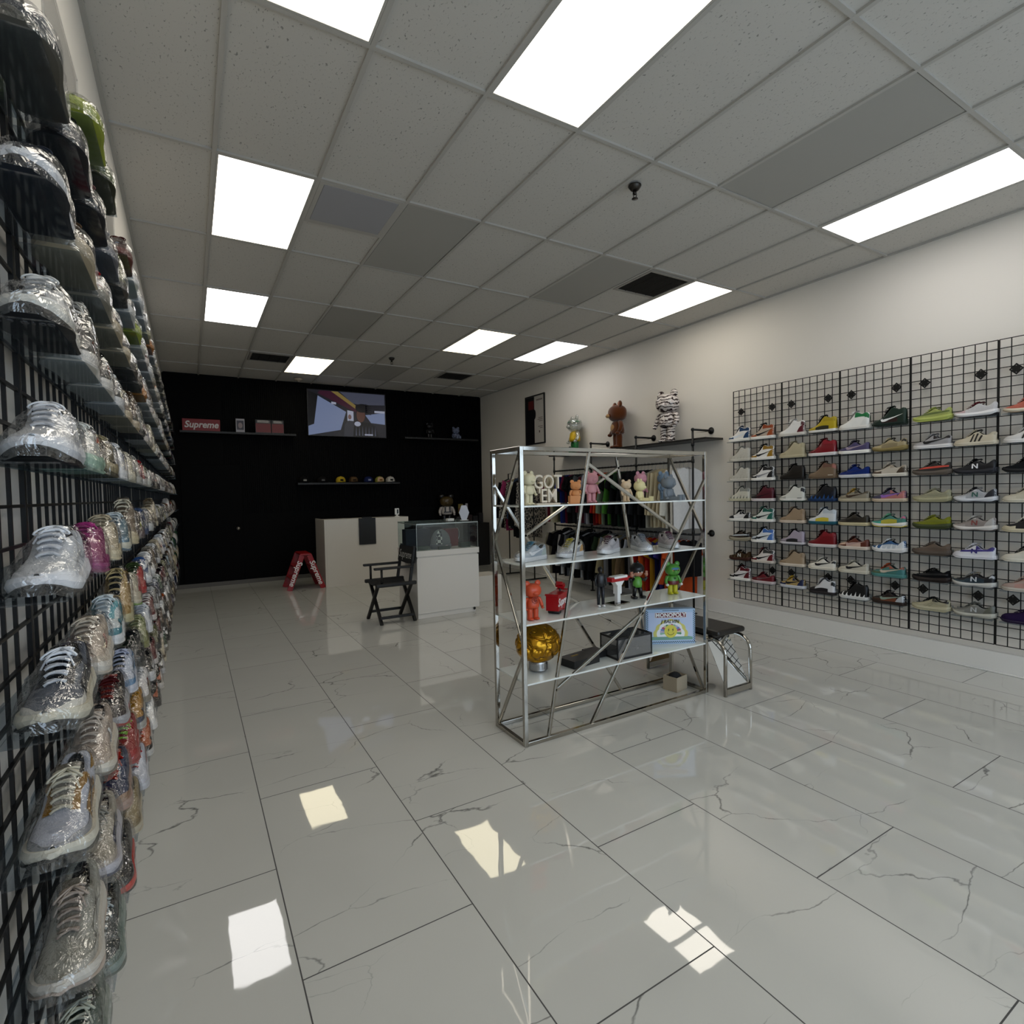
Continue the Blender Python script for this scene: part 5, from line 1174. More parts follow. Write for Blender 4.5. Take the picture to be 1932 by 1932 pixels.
# ------------------------------------------------------------------ pipe clothes rack on the right wall
mpipe = mat('black_pipe', '#141414', rough=.45, metal=.3)
XP = 5.262
t = thing('pipe_clothes_rack', 'black pipe clothes rack fixed to the right wall with two rails', 'clothes rack', (0,0,0))
PY_ = [4.535, 5.505, 6.472, 7.44]
for i, y in enumerate(PY_):
    b = MB(); b.tube([(XR-.002,y,2.245),(XP+.015,y,2.245)], .013, 10); b.tube([(XP,y,2.23),(XP,y,0.012)], .013, 10)
    b.ell((XP,y,2.245), (.022,.022,.022), 10, 8)
    for z in (2.07, 1.864, 1.0): b.tube([(XP,y,z-.022),(XP,y,z+.022)], .019, 10)
    part('upright', b.hub((XP,y,2.2)), mpipe, t)
    b = MB(); b.lathe([(0,XR-.001),(.043,XR-.001),(.043,XR-.008),(.02,XR-.012),(.018,XR-.03),(0,XR-.03)], 18, (0,y,2.245), 'x'); part('flange', b, mpipe, t)
    b = MB(); b.lathe([(0,0),(.04,0),(.04,.008),(.02,.014),(0,.014)], 16, (XP,y,0)); part('floor_flange', b, mpipe, t)
b = MB(); b.tube([(XR-.002,PY_[0],.968),(XP,PY_[0],.968)], .013, 10); part('lower_arm', b, mpipe, t)
b = MB(); b.lathe([(0,XR-.001),(.043,XR-.001),(.043,XR-.008),(.02,XR-.012),(.018,XR-.03),(0,XR-.03)], 18, (0,PY_[0],.968), 'x'); part('flange', b, mpipe, t)
b = MB(); b.tube([(XP,PY_[0],1.864),(XP,PY_[-1],1.864)], .0125, 10); part('upper_rail', b, mpipe, t)
b = MB(); b.tube([(XP,PY_[0],.968),(XP,PY_[-1],.968)], .0125, 10); part('lower_rail', b, mpipe, t)
b = MB(); b.box(XP+.016, 4.36, 2.118, XR-.004, 7.62, 2.140)
solo('wall_shelf', b, mat('black_board', '#1b1a1a', rough=.35), 'long black shelf board above the clothes rack holding three bears', 'shelf')
zB = 2.1405
bear('bear_figure', 'tall white bear figure covered in brown scribbles on the wall shelf', (5.44,5.10,zB), radians(-88), .735, '#d6d0cc', mat('scribble_print', '#d6d0cc', rough=.3) if False else None or mplas)
scr = bpy.data.materials.new('scribbled_plastic'); scr.use_nodes = True; nt = scr.node_tree; bb = nt.nodes['Principled BSDF']; bb.inputs['Roughness'].default_value = .25
tc = nt.nodes.new('ShaderNodeTexCoord'); wv = nt.nodes.new('ShaderNodeTexWave'); wv.inputs['Scale'].default_value = 5.5; wv.inputs['Distortion'].default_value = 9; wv.inputs['Detail'].default_value = 3; wv.inputs['Detail Scale'].default_value = 1.6; wv.bands_direction = 'Z'
cr = nt.nodes.new('ShaderNodeValToRGB'); cr.color_ramp.interpolation = 'CONSTANT'
cr.color_ramp.elements[0].color = (*lin('#2c1c1e'),1); cr.color_ramp.elements[1].position = .30; cr.color_ramp.elements[1].color = (*lin('#dcd6d2'),1)
e_ = cr.color_ramp.elements.new(.66); e_.color = (*lin('#7a3c40'),1); e_ = cr.color_ramp.elements.new(.76); e_.color = (*lin('#e0dad6'),1)
nt.links.new(tc.outputs['Object'], wv.inputs['Vector']); nt.links.new(wv.outputs['Fac'], cr.inputs[0]); nt.links.new(cr.outputs[0], bb.inputs['Base Color'])
last = [o for o in COL.objects if o.name.startswith('bear_figure') and o.parent is None][-1]
for ch in last.children:
    ch.data.materials.clear(); ch.data.materials.append(scr)
t = bear('bear_figure', 'brown fuzzy bear figure with tan belly on the wall shelf', (5.44,6.07,zB), radians(-112), .735, '#5a2f14', mflock, over={})
k = .735; b = MB(); b.ell((0,-.062*k,.40*k), (.085*k,.060*k,.105*k), 14, 10); part('belly', b, mflock, t, '#a07a4c')
b = MB(); b.ell((0,-.17*k,.645*k), (.058*k,.035*k,.04*k), 12, 8); part('muzzle_patch', b, mflock, t, '#b08a5c')
b = MB()
for sx in (-1,1): b.ell((sx*.125*k,-.022*k,.86*k), (.045*k,.014*k,.05*k), 12, 8)
part('ear_lining', b.hub((0,0,.8*k)), mflock, t, '#a8705a')
b = MB(); b.ell((0,-.205*k,.66*k), (.018*k,.010*k,.013*k), 8, 6); part('nose', b, mat('toy_eye'), t)
t = bear('bear_figure', 'clear and green bear figure with yellow body on the wall shelf', (5.44,7.10,zB), radians(-105), .66, '#1c6a38', mplas, over={'torso':'#c9a51e','leg':'#1c6a34'}, glassy=('head','ear','arm'))
k = .66; b = MB(); b.ell((0,0,.765*k), (.174*k,.146*k,.055*k), 18, 8); part('headband', b, mplas, t, '#1d6a3c')
# garments
mcloth = mat('garment_cloth', None, rough=.9, spec=.12, bump=.25, bscale=140, vary=.10)
mhang = mat('hanger_plastic', '#8f8f92', rough=.4)
def garment_mesh(kind, seed):
    rd = random.Random(seed); b = MB(); Wd = .255; L_ = {'tee': .74, 'long': .72, 'jacket': .70, 'shorts': .5}[kind]
    ph = rd.uniform(0, 6)
    def sh(x): return -.012-.075*(abs(x)/Wd)**1.5              # shoulder slope
    def body(side):
        def f(u, v):
            x = (u-.5)*2*Wd*(1-.04*v); top = sh(x)-(.035*max(0,1-(abs(x)/.075)**2)); z = top+(-L_-top)*v
            fold = sin(x*24+ph+v*1.5)*.007*v+sin(x*61+ph*2)*.003*v
            th = (.011 if kind != 'jacket' else .02)*(1-(abs(u-.5)*2)**6)
            return (x, side*th+fold, z+.006*sin(x*15+ph)*v)
        return f
    b.grid(body(-1), 22, 10); b.grid(body(1), 22, 10)
    if kind != 'shorts':
        SL = .20 if kind == 'tee' else .56; SW = .095 if kind == 'tee' else .07
        for sx in (-1, 1):
            def sl(side):
                def f(u, v):
                    # from the shoulder the sleeve hangs outward and down
                    ax = Wd-.035+ (SL*.42 if kind == 'tee' else SL*.16)*u; az = -.085-SL*.88*u
                    nx, nz = (.9, .42) if kind == 'tee' else (.98, .16)
                    w = (SW*(1-.25*u))
                    q = (v-.5)*2
                    return (sx*(ax+nx*w*q*.9), side*.012*(1-q**4)+.006*sin(u*9+ph), az+nz*w*q*.9)
                return f
            b.grid(sl(-1), 8, 6); b.grid(sl(1), 8, 6)
    if kind == 'jacket': b.ell((0,-.005,-.03), (.11,.035,.05), 14, 8)
    return b
HM = None
def hanger_meshes():
    b = MB(); b.tube([(-.21,0,-.105),(-.10,0,-.055),(0,0,-.022),(.10,0,-.055),(.21,0,-.105)], .005, 6)
    me = b.mesh('hanger'); me.materials.append(mhang)
    h = MB(); h.tube([(0,0,-.022),(0,0,.014)]+[(.024*sin(a), 0, .044-.0235*cos(a)) for a in [.25+pi*1.4*i/10 for i in range(11)]], .0022, 6)
    mh = h.mesh('hook'); mh.materials.append(mat('hook_wire','#b5b5b5',rough=.3,metal=.8)); return me, mh
HM = hanger_meshes(); GMS = {}
names = {'tee':'t-shirt','long':'long-sleeved top','jacket':'jacket','shorts':'shorts'}
def garment(kind, color, cname, loc, rz, where, grp, seed, sc=(1,1,1)):
    key = (kind, seed % 3)
    if key not in GMS:
        me = garment_mesh(kind, seed % 3+1).hub((0,0,-.3)).mesh(kind); me.materials.append(mcloth); GMS[key] = me
    t = thing('hanging_garment', '%s %s on the %s' % (cname, names[kind], where), 'clothing', loc, rz, grp, scale=sc)
    link('cloth', GMS[key], None, t, color)
    h = link('hanger', HM[0], None, t); link('hook', HM[1], None, h)
    return t
W3 = ('white','#d2d1cf'); K_ = ('black','#101012'); CR = ('cream','#b9ad92'); DG=('dark grey','#34363a')
lasty = 0.
up = [('white','#cfcecd','tee'),('white','#cbcac9','tee'),('off-white','#c4c0b4','long'),('cream','#b8ac90','long'),('beige','#a89c80','long'),('cream','#b3a98e','long'),('sand','#a3977c','long'),('stone grey','#8e8b80','tee'),
      ('black','#121214','long'),('black','#0f0f11','tee'),('charcoal','#1c1d20','long'),('black','#101013','tee'),('faded black','#17181b','long'),('black','#0e0e10','tee'),('black','#131315','long'),('dark green','#1a2a1e','tee'),
      ('black','#111113','long'),('black','#0f1012','tee'),('lime green','#3f6f2a','long'),('black','#121315','tee'),('sage green','#6a7a66','long'),('burnt orange','#a0401e','long'),('red','#8c1c1a','long'),('dark red','#5c1816','tee'),
      ('black','#131315','long'),('pale grey','#8b8b92','tee'),('grey purple','#5a5460','long'),('maroon','#4a1c26','long'),('slate grey','#46494c','tee'),('black','#121214','tee'),('dark grey','#26282b','long'),('black','#0f0f10','tee'),
      ('black','#121113','tee'),('maroon','#5a1a30','tee'),('navy','#1c2350','tee'),('royal blue','#1d2a6a','tee'),('moss green','#3a4030','long'),('khaki','#8a8468','tee'),('cream','#a8a088','tee'),('off-white','#b5ae9a','tee'),('burgundy','#5c1628','tee')]
for i, (cn, cc, kd) in enumerate(up):
    y = 4.61+i*.067+random.uniform(-.006,.006)
    for py_ in PY_:
        if abs(y-py_) < .046: y = py_+.047*(1 if y >= py_ else -1)
    y = max(y, lasty+.054); lasty = y
    garment(kd, cc, cn, (XP, y, 1.8174), radians(random.uniform(-3,3)), 'upper rail, %s from the near end' % ordinal(i+1), 'clothes on the upper rail', i, sc=(1,1,1.06))
lo = [('black','#141416','shorts'),('rust orange','#a0401c','tee'),('rust orange','#9a3c1a','long'),('purple blue','#2c2660','tee'),('navy','#181e48','tee'),('mustard','#a87a1e','tee'),('red','#8a1c1a','tee'),('orange and black','#b04a1c','long'),('red','#921e1c','long'),('charcoal','#2c2c30','tee'),
      ('light grey','#8e9096','tee'),('black','#131315','tee'),('brown','#5c4a34','long'),('grey','#6a6c70','tee'),('khaki','#7a6c4c','tee'),('black','#101012','tee'),('washed grey','#77787c','tee'),('khaki','#84785a','long'),('dark green','#23301f','tee'),('black','#121214','jacket'),
      ('black','#0e0e10','tee'),('charcoal','#202225','long'),('black','#131315','tee'),('pale grey','#9a9ca0','long'),('black','#101012','jacket'),('black','#121214','tee'),('black','#0f0f11','long'),('grey','#55585c','long'),('black','#131316','tee'),('white','#b9b9ba','long'),
      ('black','#101012','tee'),('black','#141416','jacket'),('black','#111113','tee'),('stone','#7d786a','tee')]
lasty = 0.
for i, (cn, cc, kd) in enumerate(lo):
    y = 4.62+i*.080+random.uniform(-.008,.008)
    for py_ in PY_:
        if abs(y-py_) < .046: y = py_+.047*(1 if y >= py_ else -1)
    y = max(y, lasty+.06); lasty = y
    garment(kd, cc, cn, (XP, y, .9245), radians(random.uniform(-3,3)), 'lower rail, %s from the near end' % ordinal(i+1), 'clothes on the lower rail', i+5, sc=(1,1,.98))
# free-standing round rail with dark patterned clothes further back
t = thing('garment_stand', 'black floor rail with patterned dark clothes beyond the pipe rack', 'clothes rack', (5.12,8.3,0))
b = MB(); b.tube([(0,-.42,.02),(0,-.42,1.87),(0,.42,1.87),(0,.42,.02)], .012, 8); part('frame', b, mpipe, t)
for sy in (-1,1):
    b = MB(); b.tube([(-.25,sy*.42,.012),(.25,sy*.42,.012)], .012, 8); part('foot', b, mpipe, t)
patt = bpy.data.materials.new('patterned_cloth'); patt.use_nodes = True; nt = patt.node_tree; bb = nt.nodes['Principled BSDF']; bb.inputs['Roughness'].default_value = .9
tc = nt.nodes.new('ShaderNodeTexCoord'); vo = nt.nodes.new('ShaderNodeTexVoronoi'); vo.feature = 'DISTANCE_TO_EDGE'; vo.inputs['Scale'].default_value = 26
cr = nt.nodes.new('ShaderNodeValToRGB'); cr.color_ramp.interpolation = 'CONSTANT'; cr.color_ramp.elements[0].color = (*lin('#8a8378'),1); cr.color_ramp.elements[1].position = .09; cr.color_ramp.elements[1].color = (*lin('#141416'),1)
nt.links.new(tc.outputs['Object'], vo.inputs['Vector']); nt.links.new(vo.outputs['Distance'], cr.inputs[0]); nt.links.new(cr.outputs[0], bb.inputs['Base Color'])
for i, (cn, cc, kd, pt) in enumerate((('black and cream patterned','#141416','long',1),('black','#0f0f11','long',0),('black','#121214','jacket',0),('denim blue','#2a3648','jacket',0),('black and white patterned','#141416','long',1),('pink','#7a2a4c','tee',0),('black patterned','#17171a','long',1),('black','#101012','long',0))):
    g_ = garment(kd, cc, cn, (5.12, 7.97+i*.086, 1.87-.044*(1.5 if i < 3 else 1.3)), radians(random.uniform(-5,5)), 'black floor rail, %s from the near end' % ordinal(i+1), 'clothes on the floor rail', i, sc=(1,1,1.5 if i < 3 else 1.3))
    if pt:
        o = [c_ for c_ in g_.children if c_.name.startswith('cloth')][0]; o.data = o.data.copy(); o.data.materials.clear(); o.data.materials.append(patt)
# framed poster
t = thing('framed_poster', 'black framed black-and-white poster on the right wall near the back', 'poster', (XR-.001, 8.49, 2.87))
b = MB(); hw_, hh_ = .325, .455
for q in ((-hw_,-hh_,-hw_+.022,hh_),(hw_-.022,-hh_,hw_,hh_),(-hw_+.022,-hh_,hw_-.022,-hh_+.022),(-hw_+.022,hh_-.022,hw_-.022,hh_)): b.box(-.024,q[0],q[1],0,q[2],q[3])
part('frame', b, mblk, t)
b = MB(); b.box(-.012,-hw_+.022,-hh_+.022,-.002,hw_-.022,hh_-.022); part('white_half', b, mat('poster_white','#b9b5ae',rough=.4), t)
b = MB(); b.box(-.0128,.02,-hh_+.024,-.0121,hw_-.023,hh_-.024); b.ell((-.0125,.02,.10), (.0006,.05,.09), 16, 10); part('black_half', b.hub((-.0125,.1,0)), mat('poster_black','#101012',rough=.4), t)
b = MB(); b.box(-.0136,.04,.20,-.0129,.22,.36); part('red_block', b, mat('poster_red','#5c1c1c',rough=.4), t)
b = MB(); 
for zz, w in ((.36,.20),(.345,.20),(.02,.14),(-.01,.16),(-.04,.12),(-.14,.15),(-.17,.1)): b.box(-.0129,-.25,zz,-.0121,-.25+w,zz+.009)
part('text_lines', b.hub((-.01,-.2,0)), mat('poster_ink','#4a3030',rough=.5), t)
b = MB(); b.box(-.0132,-.16,-.25,-.0125,-.13,-.21); part('emblem', b, mat('poster_ink'), t)
# ------------------------------------------------------------------ back wall: shelves, screen, caps, boxes
msh = mat('black_shelf', '#0b0b0c', rough=.45)
for x0_, x1_, z_, lb in ((-.10,1.70,2.655,'floating black shelf at the left of the back wall, below the ceiling'), (1.70,3.62,1.775,'floating black shelf with a row of caps, centre of back wall'), (3.75,5.40,2.68,'floating black shelf at the right of the back wall')):
    solo('floating_shelf', MB().box(x0_, YB-.26, z_-.035, x1_, YB-.014, z_), msh, lb, 'shelf', bevel=.002)
t = thing('television', 'wall mounted flat screen showing two people in a store', 'television', (2.68, YB-.06, 3.09))
tw, thh = .735, .425
b = MB(); b.box(-tw-.012,-.03,-thh-.012,tw+.012,.046,thh+.012); part('casing', b, mblk, t, bevel=.004)
b = MB(); b.box(-.2,.046,-.15,.2,.0595,.15); part('wall_mount', b, mblk, t)
def scr_m(n, c, e=.42): return mat('screen_'+n, '#000000', rough=.25, emit=c, es=e)
yy = -.0312
b = MB()
def poly(pts, mi, d):
    n = len(pts); b.add([(p[0]*tw, yy-d*.00035, p[1]*thh) for p in pts], [tuple(range(n))], mi)
poly([(-1,-1),(1,-1),(1,1),(-1,1)], 0, 0)
poly([(-1,-1),(-.2,-.72),(-.05,.1),(-.75,.75),(-1,.8)], 1, 1)            # pale blue wall
poly([(-.7,.98),(-.35,.98),(.25,.25),(.2,.1),(-.75,.85)], 2, 2)            # maroon band
poly([(-.42,.98),(-.25,.98),(.2,.42),(.2,.25)], 3, 3)                      # yellow stripe
poly([(-.2,.98),(.98,.98),(.98,.5),(.35,.45),(.12,.5)], 4, 1)             # ceiling
poly([(-1,-.6),(-.86,-.5),(-.75,.8),(-1,.95)], 5, 4)                        # dark post
poly([(-.42,.52),(-.30,.50),(-.30,.40),(-.42,.42)], 6, 4)
poly([(.45,.0),(.98,.15),(.98,-.4),(.6,-.35)], 1, 2); poly([(.70,.12),(.98,.12),(.98,.22),(.70,.22)], 6, 5)
poly([(-.02,.18),(.14,.14),(.14,-.3),(-.02,-.3)], 6, 3)
poly([(-.12,-1),(-.1,-.5),(-.04,-.35),(.02,-.28),(.12,-.3),(.2,-.55),(.22,-1)], 7, 6)   # smaller person
b.ell((.04*tw, yy-.003, -.12*thh), (.045*tw,.0004,.11*thh), 14, 8, mi=8)
poly([(.12,-1),(.14,-.55),(.22,-.3),(.35,-.32),(.55,-.35),(.72,-.5),(.80,-1)], 5, 8)     # larger person
b.ell((.33*tw, yy-.0040, -.02*thh), (.115*tw,.0004,.32*thh), 18, 10, mi=9)
b.ell((.37*tw, yy-.0050, .30*thh), (.18*tw,.0004,.20*thh), 18, 10, mi=5)
for a in (-.6,-.3,0,.3,.6): b.add([(.45*tw, yy-.0056, (.35+a*.25)*thh),(.62*tw, yy-.0056, (.22+a*.35)*thh),(.46*tw, yy-.0056, (.20+a*.25)*thh)], [(0,1,2)], 5)
b.ell((.24*tw, yy-.0050, -.42*thh), (.085*tw,.0004,.11*thh), 14, 8, mi=6)
for k_ in range(7): poly([(.18+k_*.085,-.95),(.20+k_*.085,-.5),(.215+k_*.085,-.95)], 4, 15)
poly([(.42,-.93),(.64,-.93),(.64,-.87),(.42,-.87)], 6, 16)
part('screen', b, [scr_m('base','#24242e'), scr_m('pale','#93a3cc'), scr_m('maroon','#4a1c34'), scr_m('yellow','#a08a4c'), scr_m('ceiling','#5a5e72'), scr_m('dark','#0c0b14'), scr_m('white','#c9cfe6'), scr_m('grey','#3a3c48'), scr_m('skin','#8a6a68'), scr_m('skin2','#6a463c')], t)
t = thing('name_box', 'long red box with large white lettering on the left floating shelf', 'box', (.215, 10.50, 2.6555))
b = MB(); b.box(-.275,-.05,0,.275,.05,.195); part('box_body', b, mat('dark_red_card','#7a0f16',rough=.45), t, bevel=.003)
lettering('lettering', 'Supreme', .150, (0,-.0505,.098), (pi/2,0,0), mat('box_white','#cfcaca',rough=.5), t, shear=.22, bold=.004, sx=.92)
t = thing('picture_card', 'upright white card with a dark portrait print, left floating shelf', 'card', (.80, 10.50, 2.6555))
b = MB(); b.box(-.068,-.006,0,.068,.006,.235); part('card', b, mat('card_white','#9c9aa4',rough=.4), t)
b = MB(); b.box(-.055,-.0068,.045,.055,-.0062,.205); part('print', b, mat('card_print','#3a3644',rough=.4), t)
b = MB(); b.ell((0,-.0072,.12), (.035,.0004,.05), 14, 8); part('portrait', b, mat('card_face','#8a7c80',rough=.4), t)
for i in range(2):
    t = thing('printed_box', 'dark box with red crowded print, %s of two on left floating shelf' % ('left','right')[i], 'box', (1.16+i*.235, 10.50, 2.6555), group='printed boxes on the left floating shelf')
    w = (.125,.10)[i]
    b = MB(); b.box(-w,-.05,0,w,.05,.23); part('box_body', b, mat('black_card'), t)
    pm = mat('red_print', '#6a1a1c', rough=.4, vary=.9, bscale=260)
    b = MB(); b.box(-w+.004,-.0512,.01,w-.004,-.0504,.165); part('red_print', b, pm, t)
    b = MB()
    for q in range(4): b.box(-w+.03,-.0512,.18+.011*q,w-.02-.02*(q%2),-.0504,.184+.011*q)
    part('text_lines', b.hub((0,-.04,.19)), mat('box_white'), t)
# caps
def cap(lb, x, crown, brim, front=None, patchc=None):
    t = thing('baseball_cap', lb, 'cap', (x, 10.56, 1.7775), 0, 'caps on the centre floating shelf')
    b = MB(); b.lathe([(.088,0),(.090,.03),(.085,.065),(.066,.095),(.035,.112),(0,.117)], 20, sc=(1,1.08)); part('crown', b, mcloth, t, crown)
    if front:
        b = MB(); vs = []
        for i in range(9):
            a = -pi/2+(-.75+1.5*i/8)
            for rr, zz in ((.0895,.004),(.0915,.03),(.0865,.066),(.0675,.0965)): vs.append((rr*cos(a), rr*sin(a)*1.08, zz+.0015))
        b.add(vs, [(i*4+j,i*4+j+1,i*4+j+5,i*4+j+4) for i in range(8) for j in range(3)], 0, True); part('front_panel', b, mcloth, t, front)
    b = MB()
    def br(s_):
        def f(u, v):
            a = -pi+pi*u; r0 = .087; x_ = r0*cos(a)*(1-.02*v); y_ = r0*1.08*sin(a)-.075*v*(sin(-a))**.6 if a < 0 else 0
            return (x_, y_, .010-.010*abs(cos(a))*v*1.+s_*.0016+.004*v)
        return f
    b.grid(br(-1), 14, 4); b.grid(br(1), 14, 4); part('brim', b.hub((0,-.08,.006)), mcloth, t, brim)
    b = MB(); b.ell((0,0,.118), (.007,.007,.004), 8, 6); part('button', b, mcloth, t, brim)
    if patchc:
        b = MB(); b.box(-.028,-.101,.028,.028,-.094,.062); part('badge', b, mcloth, t, patchc)
for lb, x, c, br_, f_, p_ in (('black cap with white print, leftmost on the cap shelf',1.83,'#121214','#101012',None,'#8a8a88'),('black cap with grey badge, second on the cap shelf',2.15,'#121214','#121214',None,'#5a5a5c'),
        ('yellow cap with black badge on the cap shelf',2.49,'#b59a2a','#a88e24','#b59a2a','#1a1a1a'),('brown cap with dark brim right of the yellow cap',2.73,'#3a2a1c','#241a12','#5a4630','#2a2018'),
        ('blue cap with white badge on the cap shelf',3.02,'#1a2450','#141c40',None,'#8a90b0'),('cream and green cap, second from the right',3.245,'#8a8a3c','#b59a4a','#c9a98a','#7a5a30'),('white cap with black badge, rightmost on the cap shelf',3.46,'#a5a29c','#b9b5ae','#c4c0ba','#1c1c1e')):
    cap(lb, x, c, br_, f_, p_)
# blue and white figure on the right floating shelf, dark helmet-like figures beside it
t = bear('bear_figure', 'dark blue and white checked bear bust on the right floating shelf', (4.91, 10.53, 2.6805), 0, .36, '#3a4668', mplas, pose='sit')
chk = bpy.data.materials.new('blue_white_check'); chk.use_nodes = True; nt = chk.node_tree; bb = nt.nodes['Principled BSDF']
tc = nt.nodes.new('ShaderNodeTexCoord'); ck = nt.nodes.new('ShaderNodeTexChecker'); ck.inputs['Scale'].default_value = 26; ck.inputs[1].default_value = (*lin('#8a94b4'),1); ck.inputs[2].default_value = (*lin('#10131f'),1)
nt.links.new(tc.outputs['Object'], ck.inputs[0]); nt.links.new(ck.outputs[0], bb.inputs['Base Color'])
for ch in t.children: ch.data.materials.clear(); ch.data.materials.append(chk)
bear('bear_figure', 'black bear figure barely seen on the right floating shelf', (4.32, 10.53, 2.6805), 0, .34, '#101014', mplas)
for o in list(COL.objects):                                   # painted-on details follow the stout bear shape
    if o.parent and o.parent.name.startswith('bear_figure') and tuple(o.scale) == (1, 1, 1) and o.name.split('.')[0] not in ('block',):
        if o.name.startswith('chest_print'): o.location = (o.location.x*1.18, o.location.y*1.18-.0005, o.location.z)
        else: o.scale = (1.18, 1.18, 1)
# ------------------------------------------------------------------ counters
mlam = mat('white_laminate', '#d6d1c8', rough=.22, spec=.5); mlam2 = mat('glossy_white_laminate', '#e2dfda', rough=.12, spec=.5)
cx0, cx1, cy0, cy1 = 1.905, 3.26, 9.315, 10.05
t = thing('sales_counter', 'tall white sales counter in front of the black wall', 'counter', (0,0,0))
b = MB(); b.box(cx0,cy0,0,cx0+.03,cy1,1.13); part('side_panel', b, mlam, t, bevel=.003)
b = MB(); b.box(cx0+.0305,cy0,0,cx1-.0005,cy0+.03,1.04); part('front_panel', b, mlam, t)
b = MB(); b.box(cx1,cy0,0,cx1+.03,cy1,1.04); part('side_panel', b, mlam, t, bevel=.003)
b = MB(); b.box(cx0+.0305,cy0,1.0405,cx1+.105,cy0+.36,1.13); part('ledge', b, mlam, t)
b = MB(); b.box(cx0+.03,cy0+.37,.88,cx1,cy1,.91); part('worktop', b, mlam, t)
t = thing('hanging_screen', 'black flat screen hung on the front of the sales counter', 'screen', (2.62, cy0-.002, 0))
b = MB(); b.box(-.145,-.022,.68,.145,-.002,1.135); part('panel', b, mblk, t, bevel=.003)
b = MB(); b.box(-.08,-.03,1.136,.08,.05,1.15); part('mount', b, mblk, t)
t = thing('card_reader', 'white stand with black card screen on the sales counter', 'card holder', (3.20, cy0+.12, 1.1305), radians(-10))
b = MB(); b.lathe([(0,0),(.045,0),(.045,.01),(.015,.02),(.012,.035),(0,.035)], 16); part('base', b, mwht, t)
b = MB(); b.box(-.038,-.008,.035,.038,.008,.15); part('holder', b, mwht, t, bevel=.003)
b = MB(); b.box(-.002,-.0095,.055,.026,-.0082,.13); part('black_slot', b, mblk, t)
# low white cabinet seen behind the display counter
solo('low_cabinet', MB().box(3.24,6.72,0,3.80,7.1,.36), mlam, 'low pale cabinet behind and right of the glass counter', 'cabinet', bevel=.003)
# glass display counter
dx0, dx1, dy0, dy1 = 2.345, 3.185, 6.225, 6.90
t = thing('display_counter', 'glossy white display counter with a glass box on top', 'display counter', (0,0,0))
b = MB(); b.box(dx0,dy0,.06,dx1,dy1,.745); part('body', b, mlam2, t, bevel=.003)
b = MB(); b.box(dx0+.004,dy0+.012,0,dx1-.05,dy1-.02,.058); part('plinth', b, mlam2, t, bevel=.002)
b = MB(); b.box(dx0-.006,dy0-.006,.762,dx1+.006,dy1+.006,.832); b.box(dx0+.01,dy0+.01,.744,dx1-.01,dy1-.01,.763); part('deck', b.hub((2.7,6.5,.76)), mlam2, t, bevel=.002)
b = MB(); b.lathe([(0,-.004),(.018,-.004),(.018,.0),(0,.0)], 16, (dx1-.075, dy0-.001, .045), 'y'); part('lock', b, mblk, t)
b = MB(); b.box(dx1-.02,dy0-.012,.748,dx1+.008,dy0-.006,.762); part('latch', b, mblk, t)
mgl = clear_mat('case_glass', gloss=.035, haze=.0, tint='#f6faf9', rough=.0, gmax=.12)
zg0, zg1 = .833, 1.165
for q in ((dx0+.004,dy0+.004,dx1-.004,dy0+.009),(dx0+.004,dy0+.010,dx0+.009,dy1-.01),(dx1-.009,dy0+.010,dx1-.004,dy1-.01),(dx0+.004,dy1-.009,dx1-.004,dy1-.004)):
    b = MB(); b.box(q[0],q[1],zg0,q[2],q[3],zg1); part('glass_side', b, mgl, t)
b = MB(); b.box(dx0-.003,dy0-.003,zg1+.001,dx1+.003,dy1+.003,zg1+.009); part('glass_top', b, clear_mat('top_glass', gloss=.05, haze=.01, tint='#e6efec', rough=.0, gmax=.2), t)
b = MB(); e = .004
for x in (dx0+.002, dx1-.006):
    for y in (dy0+.002, dy1-.006): b.box(x,y,zg0,x+e,y+e,zg1)
b.box(dx0,dy0,zg1-.012,dx1,dy0+.004,zg1); b.box(dx0,dy0,zg1-.012,dx0+.004,dy1,zg1)
part('frame', b, mat('edge_metal','#b9c2be',rough=.25,metal=.7), t)
# inside the case
t = thing('knit_beanie', 'grey beanie with a black and white checkered stripe in the glass case', 'hat', (2.735,6.40,.8325), radians(0))
chk2 = bpy.data.materials.new('checkered_knit'); chk2.use_nodes = True; nt = chk2.node_tree; bb = nt.nodes['Principled BSDF']; bb.inputs['Roughness'].default_value = .95
tc = nt.nodes.new('ShaderNodeTexCoord'); ck = nt.nodes.new('ShaderNodeTexChecker'); ck.inputs['Scale'].default_value = 26; ck.inputs[1].default_value = (*lin('#c9c7c2'),1); ck.inputs[2].default_value = (*lin('#4a4a50'),1)
nt.links.new(tc.outputs['Object'], ck.inputs[0]); nt.links.new(ck.outputs[0], bb.inputs['Base Color'])
b = MB(); b.lathe([(.128,.05),(.131,.09),(.122,.14),(.098,.19),(.06,.228),(.025,.243),(0,.246)], 28, sc=(1,.8)); part('crown', b, mknit, t, '#77777a')
b = MB(); b.grid(lambda u, v: (lambda a, q: ((q[0]+.0015)*cos(a), (q[0]+.0015)*.8*sin(a), q[1]))(-2.35+.62*u, [(.131,.055),(.132,.09),(.123,.14),(.099,.19),(.061,.229),(.027,.244)][int(round(v*5))]), 8, 5); part('check_stripe', b, chk2, t)
b = MB(); b.lathe([(.130,0),(.140,.006),(.142,.05),(.134,.058),(.126,.058)], 28, sc=(1,.8)); part('cuff', b, mknit, t, '#6a6a6e')
b = MB(); b.tube([(.035+.018*cos(a),-.1135,.03+.014*sin(a)) for a in [2.2*pi*i/14/1.1 for i in range(13)]], .004, 6); part('badge', b, mat('pale_badge','#c9a9b0',rough=.6), t)
